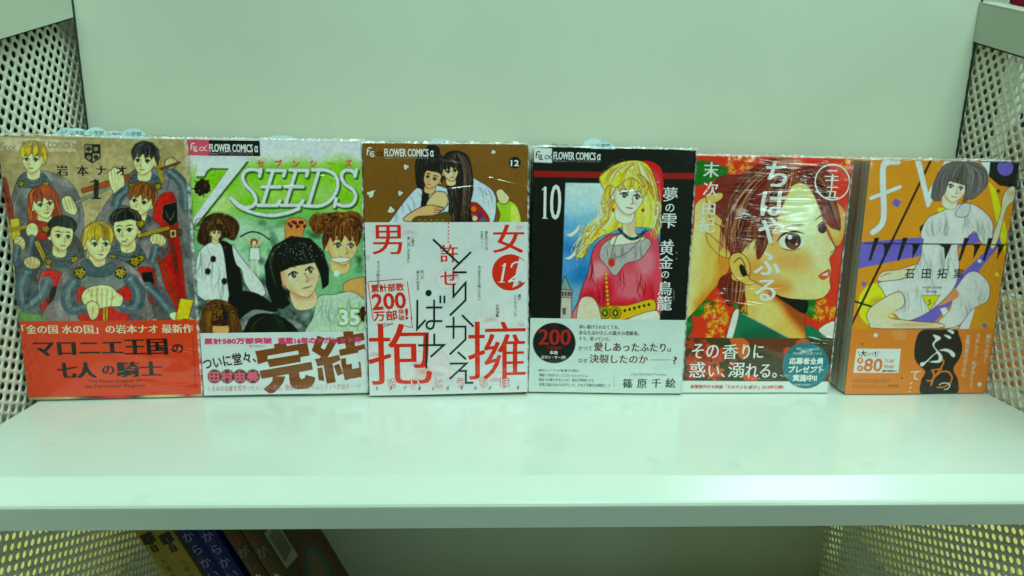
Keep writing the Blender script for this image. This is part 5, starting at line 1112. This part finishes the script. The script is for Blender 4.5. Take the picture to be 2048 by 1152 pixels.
# ------------------------------------------------------------------ the comics
# front copy of each stack: base corner x, y, yaw, lean (deg), thickness of one copy (mm), copies, text of labels
STACK = {1: (-.3046, -.0077, 4.31, 2.11, -.27, 14.0, 5, 'knights comic with orange band'),
         2: (-.1913, -.0003, 2.56, 4.08, .38, 13.0, 5, 'green comic titled in big white letters'),
         3: (-.0778, .0011, 2.52, 4.87, .65, 13.0, 5, 'brown comic with tall white band'),
         4: (.0347, .0099, -1.40, 3.42, 0, 12.0, 5, 'black comic showing a blonde in red'),
         5: (.1467, .0101, .45, 2.45, 0, 11.0, 5, 'red comic with large brown haired face'),
         6: (.2681, .0084, 1.78, 2.42, 0, 11.5, 5, 'yellow comic with girl in white dress')}
COVERCOL = {1: (150, 152, 108), 2: (180, 205, 195), 3: (112, 90, 34), 4: (14, 18, 16), 5: (200, 70, 26), 6: (204, 142, 20)}
SPINE = {1: ((150, 152, 108), (196, 62, 18)), 2: ((190, 212, 205), (184, 217, 205)), 3: ((112, 90, 34), (186, 216, 204)), 4: (('14', 0, 0), 0), 5: 0, 6: 0}

def sheet_surface(W, T, seed):
    """maps (u mm along the wrap from the fore-edge of the front, v mm down from the top, lift mm) to local metres; W front, T spine"""
    r = np.random.RandomState(seed); b1, b2, p1, p2 = .35+.35*r.rand(), .25*r.randn(), r.rand()*6, r.rand()*6; c1 = .5+.5*r.rand()
    rad = 1.6
    def surf(u, v, lift=0.0):
        u = np.asarray(u, float); v = np.asarray(v, float); lift = np.asarray(lift, float)+0*u
        H = surf.H; t = np.clip(u/W, 0, 1)
        bulge = np.sin(np.pi*t)*(b1+b2*np.cos(v/H*3+p1))+c1*np.exp(-((1-t)*W/9.0)**2)*.0+.25*np.sin(t*7+p2)*np.sin(v/H*5)*np.sin(np.pi*t)
        x = np.zeros_like(u); y = np.zeros_like(u)
        a = u <= W-rad; arc = rad*np.pi/2
        x = np.where(a, u, x); y = np.where(a, -bulge-lift, y)
        b = (u > W-rad) & (u <= W-rad+arc); th = (u-(W-rad))/rad
        x = np.where(b, W-rad+(rad+lift)*np.sin(th), x); y = np.where(b, rad-(rad+lift)*np.cos(th), y)
        s1 = W-rad+arc; c = (u > s1) & (u <= s1+T-2*rad)
        x = np.where(c, W+lift, x); y = np.where(c, rad+(u-s1), y)
        s2 = s1+T-2*rad; d = (u > s2) & (u <= s2+arc); th = (u-s2)/rad
        x = np.where(d, W-rad+(rad+lift)*np.cos(th), x); y = np.where(d, T-rad+(rad+lift)*np.sin(th), y)
        s3 = s2+arc; e = u > s3
        x = np.where(e, W-rad-(u-s3), x); y = np.where(e, T+lift, y)
        return np.c_[x, y, H-v]*.001
    surf.s1 = W-rad+rad*np.pi/2; surf.end = surf.s1+T-2*rad+rad*np.pi/2+W-rad; surf.rad = rad
    return surf
def wrap_columns(W, T, step, surf):
    fr = np.linspace(0, W-surf.rad, int((W-surf.rad)/step)+1); arc = surf.rad*np.pi/2
    return np.concatenate([fr, W-surf.rad+np.linspace(0, arc, 6)[1:], [surf.s1+T-2*surf.rad], surf.s1+T-2*surf.rad+np.linspace(0, arc, 6)[1:], [surf.end-20, surf.end-.5]])
def wrapped(name, A, surf, W, T, v0, v1, step, stepv, lift, material, parent, side_col, back_col):
    us = wrap_columns(W, T, step, surf); vs = np.linspace(v0, v1, int((v1-v0)/stepv)+1)
    U, Vv = np.meshgrid(us, vs); P = surf(U.ravel(), Vv.ravel(), lift)
    im = A.linear(); ix = np.clip(U*A.res, 0, A.nx-1.001); iy = np.clip((Vv-A.y0)*A.res, 0, A.ny-1.001)
    x0, y0 = ix.astype(int), iy.astype(int); fx, fy = (ix-x0)[..., None], (iy-y0)[..., None]
    c = (im[y0, x0]*(1-fx)+im[y0, x0+1]*fx)*(1-fy)+(im[y0+1, x0]*(1-fx)+im[y0+1, x0+1]*fx)*fy
    c[U > W+1] = ink(side_col); c[U > surf.s1+T-surf.rad*2+2] = ink(back_col)
    nx, ny = len(us), len(vs); i = (np.arange(ny-1)[:, None]*nx+np.arange(nx-1)[None]).ravel()
    F = np.c_[i, i+1, i+nx+1, i+nx][:, ::-1]
    return mesh_obj(name, P, F, material, parent, c.reshape(-1, 3), smooth=True)

def page_block(W, H, T, parent):
    """pages: fore-edge and head made of thin uneven leaves bundles"""
    bm = bmesh.new(); r = random.Random(5); y = .35
    while y < T-.35:
        t = min(r.uniform(.7, 1.3), T-.35-y); j = r.uniform(0, .22); k = r.uniform(0, .18)
        V, F = box_vf(.45+j, W-2.2, y, y+t-.06, .5+k*.5, H-.5-k); vs = [bm.verts.new(Vector(v)*.001) for v in V]; [bm.faces.new([vs[i] for i in f]) for f in F]; y += t
    bmesh.ops.recalc_face_normals(bm, faces=bm.faces); me = bpy.data.meshes.new('page_block'); bm.to_mesh(me); bm.free(); me.materials.append(M['pages'])
    o = bpy.data.objects.new('page_block', me); COL.objects.link(o); o.parent = parent; return o

def shrink_wrap(W, H, T, surf, parent, seed):
    """clear film over front, head and spine, gathered into a crumpled seam along the head and foot"""
    r = np.random.RandomState(seed); V = []; F = []
    nx, nz = 46, 60
    us = np.linspace(-.3, W+.1, nx); vs = np.linspace(-1.0, H+.3, nz)
    cr = np.cumsum(r.randn(nx))*.05; cr -= np.linspace(cr[0], cr[-1], nx)
    U, Vv = np.meshgrid(us, vs); lift = .75+.12*r.rand(*U.shape)+.5*np.exp(-(Vv+1)/3.0)*np.abs(np.sin(U*.9+3*np.sin(U*.23+seed)))
    P = surf(np.clip(U.ravel(), 0, W-1.7), Vv.ravel(), lift.ravel()); P[:, 0] = U.ravel()*.001
    V.append(P); i = (np.arange(nz-1)[:, None]*nx+np.arange(nx-1)[None]).ravel(); F.append(np.c_[i, i+nx, i+nx+1, i+1]); n = len(P)
    # head: from the front over the top, puckered
    nh = 6; ys = np.linspace(0, 1, nh); top = []
    hh = .6+1.3*np.abs(np.sin(us*.35+seed))**3*r.rand(nx)+.8*r.rand(nx)
    for j, t in enumerate(ys):
        y = -lift[0]-.2+(T+.4)*t; z = H+1.0+(hh*math.sin(math.pi*min(1, t*1.2+.12)) if 0 < j else 0)*(.6+.4*r.rand(nx))
        top.append(np.c_[us, y*np.ones(nx), z*np.ones(nx)]*.001)
    tp = np.vstack(top); V.append(tp); i = (np.arange(nh-1)[:, None]*nx+np.arange(nx-1)[None]).ravel()+n; F.append(np.c_[i, i+1, i+nx+1, i+nx]); n += len(tp)
    # spine side and fore-edge side
    for xx, sgn in ((W+.5, 1), (-.55, -1)):
        yy = np.linspace(-.6, T+.3, 5); zz = np.linspace(-.1, H+1.2, 40); Y, Z = np.meshgrid(yy, zz); X = xx+sgn*.35*r.rand(*Y.shape)
        p = np.c_[X.ravel(), Y.ravel(), Z.ravel()]*.001; V.append(p); i = (np.arange(39)[:, None]*5+np.arange(4)[None]).ravel()+n
        F.append(np.c_[i, i+1, i+6, i+5] if sgn > 0 else np.c_[i, i+5, i+6, i+1]); n += len(p)
    o = mesh_obj('shrink_wrap', np.vstack(V), np.vstack(F), M['film'], parent, smooth=False)
    # gathered seam: a thin irregular ridge of folded film along head and spine
    V = []; F = []; n = 0; m = 120; u = np.linspace(-.4, W+.4, m); h1 = .25+.9*r.rand(m)*(r.rand(m) > .35)+.5*np.abs(np.sin(u*.21+seed))
    for yy, zz in ((-.95, H+.55), (-.5, H+.95), (1.2, H+1.0)):
        V += [(a*.001, yy*.001, (zz+q)*.001) for a, q in zip(u, h1*r.uniform(.6, 1.2, m)*(1 if yy > -.9 else .0))]
    F = [(j*m+i, j*m+i+1, (j+1)*m+i+1, (j+1)*m+i) for j in range(2) for i in range(m-1)]; n = len(V)
    z = np.linspace(0, H+1, m)
    for xx, yy in ((W-.9, -.95), (W+.35, -.5), (W+.75, .8)): V += [((xx+.25*q)*.001, yy*.001, a*.001) for a, q in zip(z, r.rand(m))]
    F += [(n+j*m+i, n+(j+1)*m+i, n+(j+1)*m+i+1, n+j*m+i+1) for j in range(2) for i in range(m-1)]
    mesh_obj('wrap_seam', V, F, M['seam'], parent)
    return o

ORD = ['front', 'second', 'third', 'fourth', 'fifth', 'rearmost']
def copy_tree(o, parent=None, skip=()):
    c = o.copy(); COL.objects.link(c)
    if parent is not None: c.parent = parent
    for ch in list(o.children):
        if ch.name.split('.')[0] in skip: continue
        copy_tree(ch, c, skip)
    return c

for k in range(1, 7):
    bx, by, yaw, lean, tilt, T, ncopy, desc = STACK[k]; W, H = SIZE[k]
    by_mm = band_y(k)
    A = sheet(k, res=4.0, y0=0, y1=by_mm+3); ART[k](A)
    Bd = sheet(k, res=4.0, y0=by_mm-1, y1=H); BANDART[k](Bd)
    t = math.radians(tilt); yr, lr = math.radians(yaw), math.radians(lean)
    root = empty('comic_book', (0, 0, 0), label=(desc+', front copy of its stack'), category='book'); root['group'] = 'comics standing face out in a row'
    surf = sheet_surface(W, T, k*3+1); surf.H = H
    page_block(W, H, T, root)
    cc = COVERCOL[k]; side = {5: (150, 158, 140), 3: (120, 110, 70)}.get(k, cc)
    cover = wrapped('cover', A, surf, W, T, 0, by_mm+3, .42, .42, 0.0, M['print'], root, side, cc)
    low = wrapped('cover_lower_part', A, surf, W, T, by_mm+3, H, 8, 8, 0.0, M['print'], root, side, cc)
    me = low.data                                       # join: the part of the jacket under the band needs no fine grid
    bm = bmesh.new(); bm.from_mesh(cover.data); bm.from_mesh(me); bm.to_mesh(cover.data); bm.free(); bpy.data.objects.remove(low); bpy.data.meshes.remove(me)
    bcol = {1: (196, 62, 18), 2: (184, 217, 205), 3: (186, 216, 204), 4: (178, 218, 200), 5: (150, 158, 140), 6: (212, 124, 36)}[k]
    fine = .42 if k in (3, 5, 6, 4) else .7
    bandgap = {1: 2.0, 2: .6, 3: .0, 4: .3, 5: .0, 6: .0}[k]
    band = wrapped('paper_band', Bd, surf, W, T, by_mm, H-bandgap, fine, fine, .28, M['band'], root, bcol, bcol)
    L = Letters(A); TXT[k][0](L); L.build(lambda u, v, z: surf(u, v, z), cover)
    L = Letters(Bd); TXT[k][1](L); L.build(lambda u, v, z: surf(u, v, z+.28), band)
    film = shrink_wrap(W, H, T, surf, root, k+2)
    e = Vector((math.cos(yr), math.sin(yr), 0)); nrm = Vector((-e.y, e.x, 0))
    drop = W*.001*math.sin(t) if t < 0 else 0
    R = Matrix.Rotation(yr, 4, 'Z') @ Matrix.Rotation(-lr, 4, 'X') @ Matrix.Rotation(-t, 4, 'Y')
    z0 = .0005+(abs(W*.001*math.sin(t)) if t < 0 else 0)+T*.001*math.sin(lr)
    off = Matrix.Translation((0, 0, 0))
    rr = random.Random(k)
    place = []
    for c in range(ncopy):
        dpos = nrm*(c*T*.001*1.04)/math.cos(lr)+e*(rr.uniform(-.0012, .0012) if c else 0)
        # the rear foot edge rests on the board: raise by what the lean lowers it
        place.append(Matrix.Translation(Vector((bx, by, z0+T*.001*math.sin(lr)*0))+dpos) @ R)
    root.matrix_world = place[0]
    for c in range(1, ncopy):
        q = copy_tree(root, skip=('shrink_wrap', 'wrap_seam', 'printed_lettering') if c > 1 else ('printed_lettering',))
        q.matrix_world = place[c] @ Matrix.Translation((0, 0, rr.uniform(-.0006, .0006)*0))
        q['label'] = desc+', '+ORD[c]+' copy from the front'
        q['group'] = 'further copies behind the front comics'

# ------------------------------------------------------------------ publisher's slips sticking out of the tops
def slip(x, y, z, yaw, lean, label, h=.0055, wd=.0175, txt=True, curl=0.0):
    h += .0011
    root = empty('bookmark_slip', (x, y, z), (math.radians(-lean), 0, math.radians(yaw)), label=label, category='bookmark'); root['group'] = 'pale blue paper slips sticking out of the comics'
    n = 14; V = []; F = []; body = .03
    for side in (0, 1):
        d = .00022*side
        pts = [(-wd/2, -body), (wd/2, -body)]+[(wd/2*math.cos(a), h*math.sin(a)) for a in np.linspace(0, math.pi, n)]
        V += [(px, d-curl*max(0, pz)**2*4000*.01, pz) for px, pz in pts]
    m = n+2; F = [tuple(range(m)), tuple(range(2*m-1, m-1, -1))]+[(i, i+m, (i+1) % m+m, (i+1) % m) for i in range(m)]
    mesh_obj('slip_paper', V, F, M['slip'], root)
    if txt:
        Vg, Fg = glyphs('小学館'); lo, hi = Vg.min(0), Vg.max(0); P = (Vg-(lo+hi)/2)/(hi-lo)*np.array([.0098, .0030]); 
        mesh_obj('printed_lettering', np.c_[P[:, 0], np.full(len(P), -.00012)-curl*np.maximum(0, P[:, 1]+h*.52)**2*40, P[:, 1]+h*.54], Fg, M['lettering'], root, np.tile(ink((44, 96, 100)), (len(P), 1)))
    return root
def on_book(k, c, u, dz=0.0):
    bx, by, yaw, lean, tilt, T, n, d = STACK[k]; W, H = SIZE[k]; yr, lr = math.radians(yaw), math.radians(lean)
    e = Vector((math.cos(yr), math.sin(yr), 0)); nr = Vector((-e.y, e.x, 0)); up = Vector((0, 0, 1))*math.cos(lr)+nr*math.sin(lr)
    return Vector((bx, by, 0))+e*u*W*.001+nr*((c+.5)*T*.001*1.04)+up*(H*.001+dz), yaw, lean
def add_slip(k, c, u, label, **kw):
    dz = kw.pop('dz', 0); p, yaw, lean = on_book(k, c, u, dz); slip(p.x, p.y, p.z, yaw, lean, label, **kw)
add_slip(1, 4, .09, 'low slip farthest left above the knights comic', h=.0064)
add_slip(1, 3, .21, 'second slip from the left above the knights comic', h=.0062)
add_slip(1, 2, .38, 'third slip from the left above the knights comic, standing a little taller', h=.0070)
add_slip(1, 1, .54, 'slip between the tall middle one and the rightmost above the knights comic', h=.0050)
add_slip(1, 0, .70, 'rightmost and tallest slip above the knights comic', h=.0068)
add_slip(2, 1, .485, 'flat slip barely showing above the green comic', h=.0044, wd=.026, txt=False)
add_slip(3, 1, .44, 'curled slip folded over on top of the brown comic', h=.0052, wd=.022, curl=.25, txt=False)
add_slip(4, 2, .40, 'rear slip of the pair above the black comic', h=.0070, txt=False)
add_slip(4, 0, .43, 'front lettered slip of the pair above the black comic', h=.0050)

# ------------------------------------------------------------------ books in the compartment below
def low_book(x, y0, z, w, h, d, lean, spinecol, covercol, label, writing=None, art=None):
    root = empty('upright_book', (x, y0, z), (0, math.radians(-lean), 0), label=label, category='book')
    page = box('page_block', (.0008, w-.0008, .0012, d-.001, .001, h-.001), M['pages'], root)
    m = np.array([spinecol], float)
    # cover: left board, rounded spine, right board
    a = np.linspace(-1, 1, 9); prof = [(0.0, d)]+[(w/2+w/2*t, -.0012*(1-t*t)) for t in a]+[(w, d)]
    nz = 40; V = []; C = []
    for px, py in prof:
        for j in range(nz):
            V.append((px, py, h*j/(nz-1))); C.append(ink(covercol if py > .0001 else spinecol))
    F = [(i*nz+j, (i+1)*nz+j, (i+1)*nz+j+1, i*nz+j+1) for i in range(len(prof)-1) for j in range(nz-1)]
    mesh_obj('cover', V, F, M['print'], root, np.array(C), smooth=False)
    if writing:
        Vs = []; Fs = []; Cs = []; n = 0
        for (ch, zt, sz, col, bold) in writing:
            Vg, Fg = glyphs(ch); lo, hi = Vg.min(0), Vg.max(0); P = (Vg-(lo+hi)/2)*sz
            for i, (dx, dz) in enumerate([(0, 0)]+([(bold*sz, 0), (-bold*sz, 0), (0, bold*sz), (0, -bold*sz)] if bold else [])):
                Vs.append(np.c_[P[:, 0]+w/2+dx, np.full(len(P), -.0014-.000004*i), P[:, 1]+h-zt+dz]); Fs += [tuple(q+n for q in f) for f in Fg]; Cs.append(np.tile(ink(col), (len(P), 1))); n += len(P)
        mesh_obj('printed_lettering', np.vstack(Vs), Fs, M['lettering'], root, np.vstack(Cs))
    if art: art(root, w, h, d)
    return root
def pic_art(root, w, h, d):
    """right board: pale barcode box set askew and a red ring round a blue and cream oval"""
    x = w+.00025; V = []; F = []; C = []
    def poly(P, c, l=0):
        n = len(V); V.extend([(x+.00006*l, p[0], p[1]) for p in P]); F.append(tuple(range(n, n+len(P)))); C.extend([ink(c)]*len(P))
    poly([(.004, h-.052), (.030, h-.058), (.030, h+.0-.02), (.004, h-.014)], (120, 134, 112))
    for i in range(12): poly([(.008+.0016*i, h-.048), (.0088+.0016*i+(i % 3)*.0002, h-.048), (.0088+.0016*i, h-.02), (.008+.0016*i, h-.02)], (30, 40, 30), 1)
    cy, cz = .046, h-.090
    for rx, rz, c, l in ((.032, .036, (84, 36, 24), 0), (.028, .032, (60, 56, 30), 1), (.022, .026, (26, 74, 78), 2), (.0195, .0235, (60, 80, 60), 3), (.010, .021, (90, 80, 52), 4)):
        poly([(cy+rx*math.cos(t), cz+rz*math.sin(t)) for t in np.linspace(0, 2*math.pi, 26, endpoint=False)], c, l)
    mesh_obj('printed_picture', V, F, M['lettering'], root, np.array(C))
YS = .06
Y1, Y1b = (126, 124, 54), (100, 100, 44); BL = (20, 36, 84); BR = (62, 58, 30)
lean = 26.0; zt = -.295
def xpos(xtop, ztop=-.1406): return xtop+(ztop-zt)*math.tan(math.radians(lean))
wy = [('四', .010, .011, (16, 18, 12), .04), ('訳', .0105, .009, (16, 18, 12), .04), ('日', .021, .0065, (16, 18, 12), .06), ('大', .036, .006, (90, 90, 40), 0), ('賀', .044, .006, (90, 90, 40), 0), ('東', .052, .006, (90, 90, 40), 0)]
wy = [('罪', .0125, .0115, (16, 18, 12), .04), ('日', .0225, .0070, (16, 18, 12), .06), ('火', .0175, .006, (110, 30, 24), 0)]+wy[3:]
wb = [(c, .010+.0135*i, .0105, (120, 118, 142), .0) for i, c in enumerate('からかい上手の')]
wr = [('さ', .014, .009, (120, 36, 30), .03), ('が', .026, .011, (104, 106, 84), 0), ('し', .040, .010, (130, 50, 36), 0), ('も', .054, .012, (150, 160, 140), .02)]
H6 = .172; c26 = math.cos(math.radians(lean))
spec = [(.2840, .0140, Y1, Y1b, 'leftmost yellow spined book leaning in the compartment below', wy, None),
        (.2690, .0140, Y1, Y1b, 'yellow spined book next to the blue ones in the compartment below', wy, None),
        (.2500, .0135, BL, (14, 36, 54), 'left dark blue spined book with pink kana, below the shelf', wb, None),
        (.2345, .0140, BL, (14, 36, 54), 'right dark blue spined book with a pale label edge, below the shelf', wb, None),
        (.2130, .0125, BR, BR, 'brown spined book between the blue books and the one with the barcode', wr, None),
        (.1980, .0130, BR, (62, 60, 32), 'brown book whose side shows a barcode box and red ringed oval', wr, pic_art)]
for xt, wd, sc_, cc_, lab, wri, art in spec:
    low_book(xpos(-xt), YS, zt+wd*math.sin(math.radians(lean))*0+.0004, wd, H6, .090, lean, sc_, cc_, lab, wri, art)
low_book(-.133, YS+.02, zt+.0004, .012, .105, .08, 24, (20, 26, 24), (22, 28, 26), 'short dark book half hidden behind the barcode book in the compartment below', None, None)
# book of the next bay whose corner shows over the right bracket
side_item('magazine', 'white edged dark red magazine peeking over the right bracket plate at the top corner', 'magazine', XR+.021, .0, .088, .277, .36, .008, [(40, 14, 16), (14, 10, 12), (150, 30, 60), (190, 190, 210), (170, 170, 200)], 31, n=90)
